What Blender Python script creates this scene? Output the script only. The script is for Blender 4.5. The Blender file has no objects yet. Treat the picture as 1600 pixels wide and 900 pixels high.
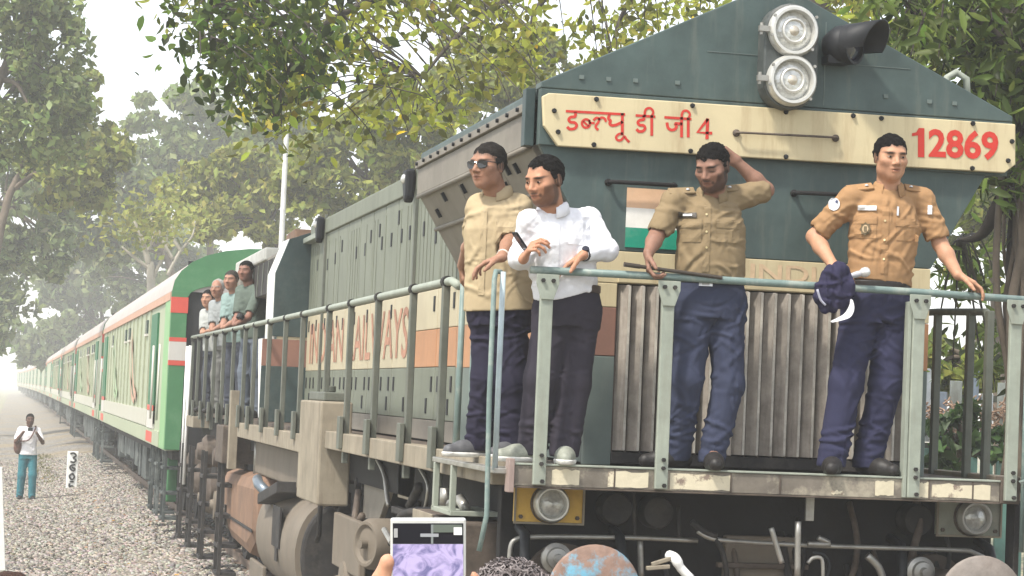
import bpy, math, random
import numpy as np
from mathutils import Vector, Matrix
from mathutils.bvhtree import BVHTree
R = math.radians
rng = np.random.default_rng(7)
random.seed(7)
scene = bpy.context.scene
COL = scene.collection

# ------------------------------------------------------------------ camera
F_PX = 3500.0
YAW, PITCH, ROLL = .2164, .0506, .0425
CAM = np.array([-3.688, -10.339, 1.987])
_w = np.array([math.sin(YAW)*math.cos(PITCH), math.cos(YAW)*math.cos(PITCH), math.sin(PITCH)])
_r0 = np.array([math.cos(YAW), -math.sin(YAW), 0.0]); _u0 = np.cross(_r0, _w)
_r = math.cos(ROLL)*_r0 + math.sin(ROLL)*_u0
_u = -math.sin(ROLL)*_r0 + math.cos(ROLL)*_u0
cd = bpy.data.cameras.new('camera'); cd.sensor_width = 36; cd.lens = F_PX/1600*36
cd.clip_start = .1; cd.clip_end = 3000
cam = bpy.data.objects.new('camera', cd); COL.objects.link(cam)
cam.matrix_world = Matrix(((_r[0], _u[0], -_w[0], CAM[0]), (_r[1], _u[1], -_w[1], CAM[1]), (_r[2], _u[2], -_w[2], CAM[2]), (0, 0, 0, 1)))
scene.camera = cam
def ray(px, py): return _w + _r*(px-800)/F_PX - _u*(py-450)/F_PX
def onx(px, py, X): v = ray(px, py); return CAM + v*(X-CAM[0])/v[0]
def ony(px, py, Y): v = ray(px, py); return CAM + v*(Y-CAM[1])/v[1]
def onz(px, py, Z): v = ray(px, py); return CAM + v*(Z-CAM[2])/v[2]

# ------------------------------------------------------------------ light
SUN_EL, SUN_AZ = R(56), R(-124)          # azimuth from +y towards +x
sd = Vector((math.sin(SUN_AZ)*math.cos(SUN_EL), math.cos(SUN_AZ)*math.cos(SUN_EL), math.sin(SUN_EL)))
wd = bpy.data.worlds.new('World'); scene.world = wd; wd.use_nodes = True
nt = wd.node_tree; bg = nt.nodes['Background']; sky = nt.nodes.new('ShaderNodeTexSky')
sky.sky_type = 'NISHITA'; sky.sun_disc = False; sky.sun_elevation = SUN_EL; sky.sun_rotation = SUN_AZ
sky.air_density = 1.0; sky.dust_density = 1.6; sky.ozone_density = 1.0; sky.altitude = 0
hs = nt.nodes.new('ShaderNodeHueSaturation'); hs.inputs['Saturation'].default_value = .35
nt.links.new(sky.outputs[0], hs.inputs['Color']); nt.links.new(hs.outputs[0], bg.inputs[0]); bg.inputs[1].default_value = .15
sl = bpy.data.lights.new('sun', 'SUN'); sl.energy = 2.4; sl.angle = R(5); sl.color = (1, .95, .86)
so = bpy.data.objects.new('sun', sl); COL.objects.link(so); so.rotation_euler = sd.to_track_quat('Z', 'Y').to_euler()
so.location = (-20, 0, 30)
vs = scene.view_settings; vs.view_transform = 'Standard'; vs.look = 'None'; vs.exposure = 1.2; vs.gamma = 1
scene.cycles.volume_bounces = 3; scene.cycles.max_bounces = 8; scene.cycles.transparent_max_bounces = 8

# ------------------------------------------------------------------ materials
MATS = {}
def mat(name, col, rough=.6, metal=0., var=.18, vs=5., dirt=None, damt=.0, ds=3., streak=False, bump=.15, bs=40., crease=0., dlo=.5, dhi=.72, attr=None, spec=.28, trans=0., sss=0., emit=None, coat=0.):
    if name in MATS: return MATS[name]
    m = bpy.data.materials.new(name); m.use_nodes = True; t = m.node_tree; N = t.nodes; L = t.links
    b = N['Principled BSDF']; b.inputs['Roughness'].default_value = rough; b.inputs['Metallic'].default_value = metal
    b.inputs['Specular IOR Level'].default_value = spec
    tc = N.new('ShaderNodeTexCoord'); out = tc.outputs['Object']
    rgb = N.new('ShaderNodeRGB'); rgb.outputs[0].default_value = (*col, 1); c = rgb.outputs[0]
    def mix(kind, fac, a, bb):
        x = N.new('ShaderNodeMix'); x.data_type = 'RGBA'; x.blend_type = kind
        if isinstance(fac, (int, float)): x.inputs[0].default_value = fac
        else: L.new(fac, x.inputs[0])
        for s, v in ((6, a), (7, bb)):
            if isinstance(v, tuple): x.inputs[s].default_value = v
            else: L.new(v, x.inputs[s])
        return x.outputs[2]
    if attr:
        a = N.new('ShaderNodeAttribute'); a.attribute_name = attr
        c = mix('MULTIPLY', 1.0, c, a.outputs['Color'])
    if var:
        n = N.new('ShaderNodeTexNoise'); n.inputs['Scale'].default_value = vs; n.inputs['Detail'].default_value = 6; n.inputs['Roughness'].default_value = .65
        L.new(out, n.inputs['Vector'])
        mr = N.new('ShaderNodeMapRange'); mr.inputs[1].default_value = .3; mr.inputs[2].default_value = .7; mr.inputs[3].default_value = 1-var; mr.inputs[4].default_value = 1+var
        L.new(n.outputs[0], mr.inputs[0]); c = mix('MULTIPLY', 1.0, c, mr.outputs[0])
    if dirt:
        n2 = N.new('ShaderNodeTexNoise'); n2.inputs['Scale'].default_value = ds; n2.inputs['Detail'].default_value = 8; n2.inputs['Roughness'].default_value = .7
        if streak:
            mp = N.new('ShaderNodeMapping'); mp.inputs['Scale'].default_value = (3, 3, .35); L.new(out, mp.inputs['Vector']); L.new(mp.outputs[0], n2.inputs['Vector'])
        else: L.new(out, n2.inputs['Vector'])
        m2 = N.new('ShaderNodeMapRange'); m2.inputs[1].default_value = dlo; m2.inputs[2].default_value = dhi; m2.inputs[3].default_value = 0; m2.inputs[4].default_value = damt
        L.new(n2.outputs[0], m2.inputs[0]); c = mix('MIX', m2.outputs[0], c, (*dirt, 1))
    L.new(c, b.inputs['Base Color'])
    if bump:
        n3 = N.new('ShaderNodeTexNoise'); n3.inputs['Scale'].default_value = bs; n3.inputs['Detail'].default_value = 4
        L.new(out, n3.inputs['Vector']); bp = N.new('ShaderNodeBump'); bp.inputs['Strength'].default_value = bump; bp.inputs['Distance'].default_value = .01
        L.new(n3.outputs[0], bp.inputs['Height']); L.new(bp.outputs[0], b.inputs['Normal'])
        if crease:
            n4 = N.new('ShaderNodeTexNoise'); n4.noise_type = 'RIDGED_MULTIFRACTAL'; n4.inputs['Scale'].default_value = 7; n4.inputs['Detail'].default_value = 2.5; n4.inputs['Distortion'].default_value = .9
            mp2 = N.new('ShaderNodeMapping'); mp2.inputs['Scale'].default_value = (1, 1, 1.5); mp2.inputs['Rotation'].default_value = (.3, .5, .2); L.new(out, mp2.inputs['Vector']); L.new(mp2.outputs[0], n4.inputs['Vector'])
            b2 = N.new('ShaderNodeBump'); b2.inputs['Strength'].default_value = crease; b2.inputs['Distance'].default_value = .02; b2.invert = True
            L.new(n4.outputs[0], b2.inputs['Height']); L.new(bp.outputs[0], b2.inputs['Normal']); L.new(b2.outputs[0], b.inputs['Normal'])
    if sss: b.inputs['Subsurface Weight'].default_value = sss; b.inputs['Subsurface Radius'].default_value = (.02, .008, .005); b.inputs['Subsurface Scale'].default_value = .5
    if coat: b.inputs['Coat Weight'].default_value = coat
    if emit: b.inputs['Emission Color'].default_value = (*emit[:3], 1); b.inputs['Emission Strength'].default_value = emit[3]
    if trans:
        tr = N.new('ShaderNodeBsdfTranslucent'); L.new(c, tr.inputs[0]); ms = N.new('ShaderNodeMixShader'); ms.inputs[0].default_value = trans
        L.new(b.outputs[0], ms.inputs[1]); L.new(tr.outputs[0], ms.inputs[2]); L.new(ms.outputs[0], N['Material Output'].inputs[0])
    MATS[name] = m; return m

# ------------------------------------------------------------------ mesh builder
class MB:
    def __init__(s): s.v = []; s.f = []
    def add(s, vs, fs):
        o = len(s.v); s.v.extend([tuple(float(c) for c in p) for p in vs]); s.f.extend([tuple(i+o for i in f) for f in fs]); return s
    def bx(s, x0, x1, y0, y1, z0, z1):
        return s.add([(x0,y0,z0),(x1,y0,z0),(x1,y1,z0),(x0,y1,z0),(x0,y0,z1),(x1,y0,z1),(x1,y1,z1),(x0,y1,z1)],
                     [(0,3,2,1),(4,5,6,7),(0,1,5,4),(1,2,6,5),(2,3,7,6),(3,0,4,7)])
    def obx(s, c, ax, ay, az, hx, hy, hz):
        c = np.array(c, float); ax, ay, az = [np.array(a, float)/np.linalg.norm(a) for a in (ax, ay, az)]
        P = [c+i*hx*ax+j*hy*ay+k*hz*az for k in (-1,1) for i, j in ((-1,-1),(1,-1),(1,1),(-1,1))]
        return s.add(P, [(0,3,2,1),(4,5,6,7),(0,1,5,4),(1,2,6,5),(2,3,7,6),(3,0,4,7)])
    def bar(s, a, b, w, d, up=(0,0,1)):
        a = np.array(a, float); b = np.array(b, float); t = b-a; L = np.linalg.norm(t); t = t/L
        up = np.array(up, float); x = np.cross(t, up)
        if np.linalg.norm(x) < 1e-4: x = np.cross(t, (1,0,0))
        x /= np.linalg.norm(x); y = np.cross(x, t)
        return s.obx((a+b)/2, x, t, y, w/2, L/2, d/2)
    def cyl(s, a, b, r, n=12, r2=None, caps=True):
        a = np.array(a, float); b = np.array(b, float); r2 = r if r2 is None else r2
        t = (b-a)/max(np.linalg.norm(b-a), 1e-9); q = np.array((0,0,1.)) if abs(t[2]) < .9 else np.array((1.,0,0))
        x = np.cross(q, t); x /= np.linalg.norm(x); y = np.cross(t, x); P = []
        for c, rr in ((a, r), (b, r2)):
            for i in range(n):
                an = 2*math.pi*i/n; P.append(c+rr*(math.cos(an)*x+math.sin(an)*y))
        fs = [(i, (i+1) % n, n+(i+1) % n, n+i) for i in range(n)]
        if caps: fs += [tuple(range(n-1, -1, -1)), tuple(range(n, 2*n))]
        return s.add(P, fs)
    def tube(s, pts, r, n=8, caps=True):
        pts = [np.array(p, float) for p in pts]; P = []; fs = []; m = len(pts); rs = r if isinstance(r, (list, tuple)) else [r]*m
        x = None
        for k, p in enumerate(pts):
            t = pts[min(k+1, m-1)]-pts[max(k-1, 0)]; t /= max(np.linalg.norm(t), 1e-9)
            if x is None:
                q = np.array((0,0,1.)) if abs(t[2]) < .9 else np.array((1.,0,0)); x = np.cross(q, t)
            x = x-t*np.dot(x, t); x /= max(np.linalg.norm(x), 1e-9); y = np.cross(t, x)
            for i in range(n):
                an = 2*math.pi*i/n; P.append(p+rs[k]*(math.cos(an)*x+math.sin(an)*y))
        for k in range(m-1):
            for i in range(n): fs.append((k*n+i, k*n+(i+1) % n, (k+1)*n+(i+1) % n, (k+1)*n+i))
        if caps: fs += [tuple(range(n-1, -1, -1)), tuple(range((m-1)*n, m*n))]
        return s.add(P, fs)
    def lathe(s, c, axis, prof, n=20):
        """prof: list of (radius, height along axis)"""
        c = np.array(c, float); t = np.array(axis, float); t /= np.linalg.norm(t); q = np.array((0,0,1.)) if abs(t[2]) < .9 else np.array((1.,0,0))
        x = np.cross(q, t); x /= np.linalg.norm(x); y = np.cross(t, x); P = []; fs = []
        for r, h in prof:
            for i in range(n):
                an = 2*math.pi*i/n; P.append(c+t*h+max(r, 1e-4)*(math.cos(an)*x+math.sin(an)*y))
        for k in range(len(prof)-1):
            for i in range(n): fs.append((k*n+i, k*n+(i+1) % n, (k+1)*n+(i+1) % n, (k+1)*n+i))
        return s.add(P, fs)
    def prism(s, poly, axis, a, b):
        """poly in the two other axes (in x,y,z order), extruded along axis from a to b"""
        P = []
        for h in (a, b):
            for p in poly:
                q = list(p); q.insert(axis, h); P.append(q)
        n = len(poly); fs = [(i, (i+1) % n, n+(i+1) % n, n+i) for i in range(n)]+[tuple(range(n-1, -1, -1)), tuple(range(n, 2*n))]
        return s.add(P, fs)
def fill_mesh(me, V, Fq, smooth=False):
    V = np.asarray(V, np.float32); Fq = np.asarray(Fq, np.int32); k = Fq.shape[1]
    me.vertices.add(len(V)); me.vertices.foreach_set('co', V.ravel())
    me.loops.add(Fq.size); me.loops.foreach_set('vertex_index', Fq.ravel())
    me.polygons.add(len(Fq)); me.polygons.foreach_set('loop_start', np.arange(0, Fq.size, k, dtype=np.int32))
    if smooth: me.polygons.foreach_set('use_smooth', np.ones(len(Fq), bool))
    me.update(calc_edges=True)
BASE = {}
def thing(name, label, cat, base, group=None):
    o = bpy.data.objects.new(name, None); COL.objects.link(o); o.empty_display_size = .3
    o.location = base; BASE[o] = np.array(base, float); tag(o, label, cat, group); return o
def tag(o, label, cat, group=None, kind=None):
    if label: o['label'] = label
    if cat: o['category'] = cat
    if group: o['group'] = group
    if kind: o['kind'] = kind
    return o
def link(name, me, m, parent=None, base=None):
    o = bpy.data.objects.new(name, me); COL.objects.link(o)
    if m is not None: me.materials.append(m)
    if parent is not None:
        o.parent = parent; BASE[o] = BASE[parent]
    else:
        o.location = base if base is not None else (0,0,0); BASE[o] = np.array(o.location)
    return o
def obj(name, mb, m, parent=None, base=None, smooth=False, bev=0., seg=2):
    b = BASE[parent] if parent is not None else (np.array(base, float) if base is not None else np.zeros(3))
    me = bpy.data.meshes.new(name); me.from_pydata([tuple(np.array(p)-b) for p in mb.v], [], mb.f)
    import bmesh
    bm = bmesh.new(); bm.from_mesh(me); bmesh.ops.recalc_face_normals(bm, faces=bm.faces); bm.to_mesh(me); bm.free()
    if smooth: me.polygons.foreach_set('use_smooth', np.ones(len(me.polygons), bool))
    o = link(name, me, m, parent, base)
    if smooth == 'auto':
        md = o.modifiers.new('split', 'EDGE_SPLIT'); md.split_angle = R(40)
    if bev:
        md = o.modifiers.new('bevel', 'BEVEL'); md.width = bev; md.segments = seg; md.limit_method = 'ANGLE'; md.angle_limit = R(35)
    return o
def dup(o, off, parent=None):
    """copy of one mesh object, shifted; keeps mesh data"""
    c = o.copy(); COL.objects.link(c); c.parent = parent; c.location = o.location+Vector(off)
    BASE[c] = BASE[parent] if parent is not None else BASE[o]; return c
def ribbon(mb, pts, w, to3d, closed=False):
    """flat 2-D stroke of width w through pts, lifted into 3-D by to3d"""
    p = np.array(pts, float); n = len(p); L = []; Rr = []
    for i in range(n):
        a = p[max(i-1, 0)]; b = p[min(i+1, n-1)]; t = (b-a)/max(np.linalg.norm(b-a), 1e-9); q = np.array((-t[1], t[0]))*w/2
        e = t*w/2*(-1 if i == 0 else 1 if i == n-1 else 0)*.6
        L.append(to3d(*(p[i]+q+e))); Rr.append(to3d(*(p[i]-q+e)))
    mb.add(L+Rr, [(i, i+1, n+i+1, n+i) for i in range(n-1)])
def smooth_line(pts, k=4):
    """Catmull-Rom through pts"""
    p = [np.array(q, float) for q in pts]; o = []
    for i in range(len(p)-1):
        a, b, c, d = p[max(i-1, 0)], p[i], p[i+1], p[min(i+2, len(p)-1)]
        for j in range(k):
            t = j/k; o.append(.5*((2*b)+(-a+c)*t+(2*a-5*b+4*c-d)*t*t+(-a+3*b-3*c+d)*t**3))
    o.append(p[-1]); return o
def text_mesh(name, body, m, parent, to3d, bold=.0, thick=0.0):
    """lettering: font outline mapped by to3d(u,v) with u,v in 0..1 over the text's own box"""
    cu = bpy.data.curves.new(name, 'FONT'); cu.body = body; cu.size = 1; cu.offset = bold; cu.resolution_u = 3
    t = bpy.data.objects.new(name, cu); COL.objects.link(t)
    me = bpy.data.meshes.new_from_object(t.evaluated_get(bpy.context.evaluated_depsgraph_get()))
    bpy.data.objects.remove(t); bpy.data.curves.remove(cu)
    V = np.empty(len(me.vertices)*3, np.float32); me.vertices.foreach_get('co', V); V = V.reshape(-1, 3)
    lo, hi = V.min(0), V.max(0); b = BASE[parent]
    W = np.array([np.asarray(to3d((x-lo[0])/(hi[0]-lo[0]), (y-lo[1])/(hi[1]-lo[1])))-b for x, y, z in V], np.float32)
    me.vertices.foreach_set('co', W.ravel()); me.materials.clear(); me.update()
    return link(name, me, m, parent)
# ------------------------------------------------------------------ palette
TEAL = (.060, .086, .082); PALE = (.155, .168, .128); CREAM = (.53, .45, .28); ORANGE = (.55, .27, .13); DK = (.026, .024, .023)
m_teal = mat('teal_paint', TEAL, .5, var=.25, vs=3.5, dirt=(.14, .15, .125), damt=.6, ds=3.5, streak=True, dlo=.52, dhi=.75, bump=.12, bs=9)
m_tealdk = mat('dark_teal_paint', (.035, .055, .054), .5, var=.2, dirt=(.10, .11, .10), damt=.4, ds=4, bump=.06)
m_pale = mat('pale_green_paint', PALE, .55, var=.1, vs=3, dirt=(.095, .10, .08), damt=.6, ds=2.2, streak=True, bump=.06)
m_khaki = mat('grey_brown_paint', (.19, .17, .14), .6, var=.14, vs=4, dirt=(.12, .10, .085), damt=.5, ds=3, bump=.06)
m_cream = mat('cream_paint', CREAM, .55, var=.08, vs=3, dirt=(.38, .29, .17), damt=.7, ds=4.5, streak=True, dlo=.5, dhi=.7, bump=.08, bs=12)
m_creamside = mat('cream_side_paint', (.42, .37, .255), .55, var=.08, vs=3, dirt=(.38, .32, .22), damt=.5, ds=2.5, streak=True, bump=.05)
m_orange = mat('orange_paint', (.40, .20, .10), .55, var=.12, vs=4, dirt=(.28, .17, .11), damt=.55, ds=3, streak=True, bump=.05)
m_brown = mat('brown_paint', (.22, .115, .085), .6, var=.12, vs=4, dirt=(.14, .09, .07), damt=.4, ds=3, bump=.05)
m_red = mat('red_lettering', (.50, .04, .028), .7, var=.1, vs=8, bump=0)
m_redfade = mat('faded_red_lettering', (.36, .19, .13), .7, var=.4, vs=6, bump=0)
m_greygreen = mat('grey_green_paint', (.12, .15, .135), .55, var=.15, vs=3, dirt=(.2, .2, .17), damt=.4, ds=3, streak=True, bump=.05)
m_rail = mat('worn_rail_paint', (.155, .21, .195), .45, var=.15, vs=9, dirt=(.42, .40, .33), damt=.5, ds=9, bump=.08)
m_post = mat('pale_post_paint', (.27, .295, .245), .5, var=.15, vs=7, dirt=(.20, .19, .15), damt=.5, ds=6, streak=True, bump=.08)
m_poledk = mat('dark_post_paint', (.10, .108, .088), .55, var=.2, vs=6, dirt=(.2, .19, .15), damt=.45, ds=7, streak=True, bump=.08)
m_beam = mat('rusted_beam_paint', (.155, .135, .11), .7, var=.3, vs=6, dirt=(.62, .56, .42), damt=.35, ds=3.2, dlo=.5, dhi=.6, bump=.2)
m_sill = mat('beige_sill_paint', (.25, .215, .16), .7, var=.22, vs=4, dirt=(.14, .105, .075), damt=.8, ds=3.5, streak=True, bump=.1)
m_dark = mat('grimy_dark_steel', DK, .75, var=.35, vs=7, dirt=(.10, .085, .07), damt=.5, ds=5, bump=.25)
m_darker = mat('sooty_black_steel', (.012, .011, .011), .8, var=.3, vs=6, bump=.2)
m_grime = mat('oily_brown_steel', (.085, .066, .052), .7, var=.35, vs=8, dirt=(.2, .16, .12), damt=.5, ds=6, bump=.3)
m_tank = mat('dusty_beige_steel', (.155, .13, .10), .7, var=.15, vs=3, dirt=(.17, .13, .095), damt=.65, ds=2.5, streak=True, bump=.1)
m_rust = mat('rust_tan_steel', (.20, .12, .078), .75, var=.2, vs=4, dirt=(.10, .07, .05), damt=.6, ds=3, bump=.15)
m_steel = mat('bare_steel', (.33, .32, .29), .4, .6, var=.2, vs=9, dirt=(.15, .12, .10), damt=.5, ds=8, bump=.1)
m_grill = mat('dusty_shutter_steel', (.345, .305, .26), .6, .1, var=.3, vs=8, dirt=(.10, .075, .06), damt=.6, ds=4, streak=True, bump=.12)
m_chrome = mat('dull_lamp_rim', (.58, .57, .53), .35, .5, var=.1, vs=9, bump=.05)
m_black = mat('black_rubber', (.012, .013, .015), .55, var=.2, bump=.05)
m_white = mat('white_paint', (.76, .76, .73), .55, var=.06, dirt=(.5, .47, .4), damt=.4, ds=4, bump=.04)
m_yellow = mat('yellow_paint', (.56, .35, .07), .55, var=.15, vs=7, dirt=(.30, .19, .08), damt=.6, ds=8, bump=.1)
m_lens = mat('pale_lamp_glass', (.50, .50, .47), .15, .35, var=.35, vs=28, bump=.6, bs=45, spec=.8, coat=.6)
m_lampon = mat('lit_lamp_glass', (.9, .9, .88), .1, var=0, bump=0, emit=(1, 1, .97, .5))
m_railsteel = mat('rail_steel', (.16, .11, .08), .6, .3, var=.25, dirt=(.3, .26, .22), damt=.5)

# ------------------------------------------------------------------ ground, ballast and track
def stone_ground(name, base, tint2, scale, bump):
    m = bpy.data.materials.new(name); m.use_nodes = True; t = m.node_tree; N = t.nodes; L = t.links; b = N['Principled BSDF']; b.inputs['Roughness'].default_value = .9
    tc = N.new('ShaderNodeTexCoord'); vo = N.new('ShaderNodeTexVoronoi'); vo.inputs['Scale'].default_value = scale; L.new(tc.outputs['Object'], vo.inputs['Vector'])
    no = N.new('ShaderNodeTexNoise'); no.inputs['Scale'].default_value = .35; no.inputs['Detail'].default_value = 6; L.new(tc.outputs['Object'], no.inputs['Vector'])
    mr = N.new('ShaderNodeMapRange'); mr.inputs[1].default_value = .42; mr.inputs[2].default_value = .62; L.new(no.outputs[0], mr.inputs[0])
    mx = N.new('ShaderNodeMix'); mx.data_type = 'RGBA'; mx.inputs[6].default_value = (*base, 1); mx.inputs[7].default_value = (*tint2, 1); L.new(mr.outputs[0], mx.inputs[0])
    sp = N.new('ShaderNodeSeparateColor'); L.new(vo.outputs['Color'], sp.inputs[0]); m2 = N.new('ShaderNodeMapRange'); m2.inputs[3].default_value = .5; m2.inputs[4].default_value = 1.35; L.new(sp.outputs[0], m2.inputs[0])
    mm = N.new('ShaderNodeMix'); mm.data_type = 'RGBA'; mm.blend_type = 'MULTIPLY'; mm.inputs[0].default_value = 1; L.new(mx.outputs[2], mm.inputs[6]); L.new(m2.outputs[0], mm.inputs[7]); L.new(mm.outputs[2], b.inputs['Base Color'])
    bp = N.new('ShaderNodeBump'); bp.inputs['Strength'].default_value = bump; bp.inputs['Distance'].default_value = .05; bp.invert = True; L.new(vo.outputs['Distance'], bp.inputs['Height']); L.new(bp.outputs[0], b.inputs['Normal'])
    return m
m_ballast = stone_ground('ballast_stone', (.205, .19, .17), (.25, .20, .13), 16, .9)
m_earth = stone_ground('dusty_earth', (.24, .20, .14), (.20, .22, .11), 7, .4)
g = MB(); g.add([(-420,-100,-.56),(420,-100,-.56),(420,900,-.56),(-420,900,-.56)], [(0,1,2,3)])
tag(obj('ground', g, m_earth), None, None, kind='structure')
# ballast bed: a mound with an uneven surface
xs = np.array([-4.6,-4.2,-3.8,-3.3,-2.8,-2.4,-2.0,-1.6,-1.2,-.6,.6,1.2,1.6,2.0,2.4,2.8,3.6,4.4]); zs = np.array([-.53,-.49,-.46,-.45,-.42,-.36,-.27,-.19,-.15,-.15,-.15,-.15,-.19,-.27,-.36,-.42,-.46,-.53])
ys = np.concatenate([np.arange(-14, 70, .8), np.arange(70, 420, 8)])
g = MB(); V = []
for y in ys:
    for x, z in zip(xs, zs): V.append((x, y, z+rng.normal(0, .012)))
n = len(xs); g.add(V, [(j*n+i, j*n+i+1, (j+1)*n+i+1, (j+1)*n+i) for j in range(len(ys)-1) for i in range(n-1)])
tag(obj('ballast_bed', g, m_ballast, smooth=True), None, None, kind='structure')
def bed_z(x): return np.interp(x, xs, zs)
for sx in (-1, 1):
    g = MB(); x = sx*.872; g.bx(x-.036, x+.036, -14, 420, -.04, 0); g.bx(x-.01, x+.01, -14, 420, -.13, -.04); g.bx(x-.068, x+.068, -14, 420, -.15, -.128)
    tag(obj('rail', g, m_railsteel), None, None, kind='structure')
m_sleeper = mat('sleeper_concrete', (.30, .28, .25), .85, var=.2, bump=.2)
g = MB(); g.bx(-1.35, 1.35, -.12, .12, -.3, -.145); sl0 = tag(obj('sleeper', g, m_sleeper, base=(0, 16, 0)), None, None, kind='structure')
sl0.data.transform(Matrix.Translation((0, 16, 0)))
for k in range(1, 60):
    c = dup(sl0, (0, k*.65, 0))
# loose stones
pts = []
N0 = 42000
py = 8+ (rng.random(N0)**1.7)*52; px = rng.uniform(-4.1, -.45, N0)
S = rng.uniform(.016, .036, N0)
cube = np.array([(-1,-1,-1),(1,-1,-1),(1,1,-1),(-1,1,-1),(-1,-1,1),(1,-1,1),(1,1,1),(-1,1,1)], float)
fc = np.array([(0,3,2,1),(4,5,6,7),(0,1,5,4),(1,2,6,5),(2,3,7,6),(3,0,4,7)])
Vv = cube[None]*rng.uniform(.45, 1.0, (N0, 8, 3))*S[:, None, None]*np.array([1, 1, .75])
an = rng.uniform(0, 6.28, N0); c_, s_ = np.cos(an), np.sin(an); tl = rng.uniform(-.7, .7, N0)
x2 = Vv[..., 0]*c_[:, None]-Vv[..., 1]*s_[:, None]; y2 = Vv[..., 0]*s_[:, None]+Vv[..., 1]*c_[:, None]; z2 = Vv[..., 2]+x2*np.sin(tl)[:, None]*.6
Vv = np.stack([x2+px[:, None], y2+py[:, None], z2+bed_z(px)[:, None]+.012], -1).reshape(-1, 3)
Ff = (fc[None]+8*np.arange(N0)[:, None, None]).reshape(-1, 4)
me = bpy.data.meshes.new('ballast_stones'); fill_mesh(me, Vv, Ff)
ca = me.color_attributes.new('col', 'FLOAT_COLOR', 'POINT')
tn = rng.uniform(.45, 1.5, N0)[:, None]*np.array([1, 1, 1])*(1+rng.normal(0, .06, (N0, 3)))
cc = np.ones((N0, 8, 4)); cc[..., :3] = tn[:, None]; ca.data.foreach_set('color', cc.astype(np.float32).ravel())
tag(link('ballast_stones', me, mat('loose_stone', (.265, .238, .205), .9, var=.15, vs=12, attr='col', bump=.3, bs=30)), 'loose grey and tan ballast stones spread beside the track', 'ballast', kind='stuff')
# ------------------------------------------------------------------ locomotive
loco = thing('locomotive', 'diesel locomotive with teal gabled front, cream number board and pale green hood side', 'locomotive', (0, .5, 0))
def part(name, mb, m, bev=.006, smooth=False, parent=None): return obj(name, mb, m, parent or loco, bev=bev, smooth=smooth)
FY = .5; H = .909
# -- core bodies
g = MB(); g.bx(-H+.02, H-.02, FY+.05, 11.6, 1.69, 3.5); part('hood_core', g, m_darker, 0)
g = MB(); g.prism([(-.93,3.48),(.93,3.48),(.93,3.62),(.16,4.02),(-.16,4.02),(-.93,3.62)], 1, 3.83, 11.5); part('hood_roof', g, m_pale, .01)
# -- front plate of the nose below the flare, colour bands as real plates butted
def yplate(name, x0, x1, z0, z1, m, y=FY, t=.04, bev=.004): g = MB(); g.bx(x0, x1, y, y+t, z0, z1); return part(name, g, m, bev)
g = MB(); g.prism([(-H,2.765),(H,2.765),(1.20,3.275),(-1.20,3.275)], 1, FY, FY+.04); part('front_panel', g, m_teal, .004)
for x0, x1 in ((-H,-.765),(.825,H)):
    yplate('front_band', x0, x1, 2.48, 2.60, m_cream); yplate('front_band', x0, x1, 2.235, 2.478, m_brown if x0 < 0 else m_orange); yplate('front_band', x0, x1, 1.69, 2.233, m_greygreen)
yplate('front_band', -H, H, 2.602, 2.763, m_cream)
yplate('front_band', -.165, -.135, 1.76, 2.60, m_grill); yplate('front_sill', -.763, .823, 1.70, 1.757, m_dark)
g = MB(); g.bx(-.765, .825, FY-.012, FY, 2.605, 2.635); part('grille_lintel', g, m_cream, .004)
# shutters
m_slatedge = mat('slat_edge_highlight', (.47, .44, .38), .6, var=.3, vs=9, dirt=(.2,.17,.14), damt=.8, ds=5, bump=.05)  # pale strip colour paints a bright highlight along each slat ridge
def slats(x0, x1, nn):
    w = (x1-x0)/nn
    yplate('grille_backing', x0, x1, 1.757, 2.60, m_darker, FY+.09, .02, 0)
    for k in range(nn):
        xc = x0+(k+.5)*w; g = MB()
        g.prism([(xc-.46*w,FY+.028),(xc+.06*w,FY-.010),(xc+.22*w,FY-.014),(xc+.30*w,FY+.0),(xc+.26*w,FY+.034),(xc-.44*w,FY+.04)], 2, 1.765, 2.595); part('shutter_slat', g, m_grill, .003)
    for k in range(nn):
        xe = x0+(k+.5)*w+.20*w; g = MB(); g.bx(xe-.006, xe+.006, FY-.019, FY-.0145, 1.768, 2.592); part('slat_edge', g, m_slatedge, 0)
    for k in range(nn+1):
        g = MB(); xx = x0+k*w; g.bx(xx-.004, xx+.004, FY+.03, FY+.06, 1.758, 2.60); part('shutter_rib', g, m_grime, 0)
slats(-.755, -.17, 8); slats(-.13, .82, 13)
# flag panel
for k, (c, nm) in enumerate((((.62,.40,.25),'faded_orange'), ((.74,.72,.66),'flag_white'), ((.012,.25,.16),'flag_green'))):
    z1 = 3.085-k*.1; g = MB(); g.bx(-.735, -.33, FY-.006, FY-.0005, z1-.1, z1); part('flag_stripe', g, mat(nm, c, .5, var=.1, dirt=(.4,.38,.33), damt=.3), 0)
# grab handles on the nose
def grab(p, q, m=m_darker, off=.05, r=.011):
    p = np.array(p); q = np.array(q); o = np.array((0, -off, 0)); g = MB()
    g.tube([p, p+o*.8, p+o+(q-p)*.04, q+o-(q-p)*.04, q+o*.8, q], r, 8)
    for e in (p, q): g.cyl(e+np.array((0, .0, 0)), e+np.array((0, -.010, 0)), .019, 10)
    part('grab_handle', g, m, 0, True)
grab(ony(950,285,FY), ony(1052,291,FY)); grab(ony(1240,302,FY), ony(1345,307,FY))
# faded lettering on the cream band
text_mesh('nose_lettering', 'INDIAN', mat('ghost_lettering', (.57, .42, .27), .6, var=.2, vs=10, bump=0), loco, lambda u, v: (-.07+u*.62, FY-.003, 2.655+v*.085), .015)
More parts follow.
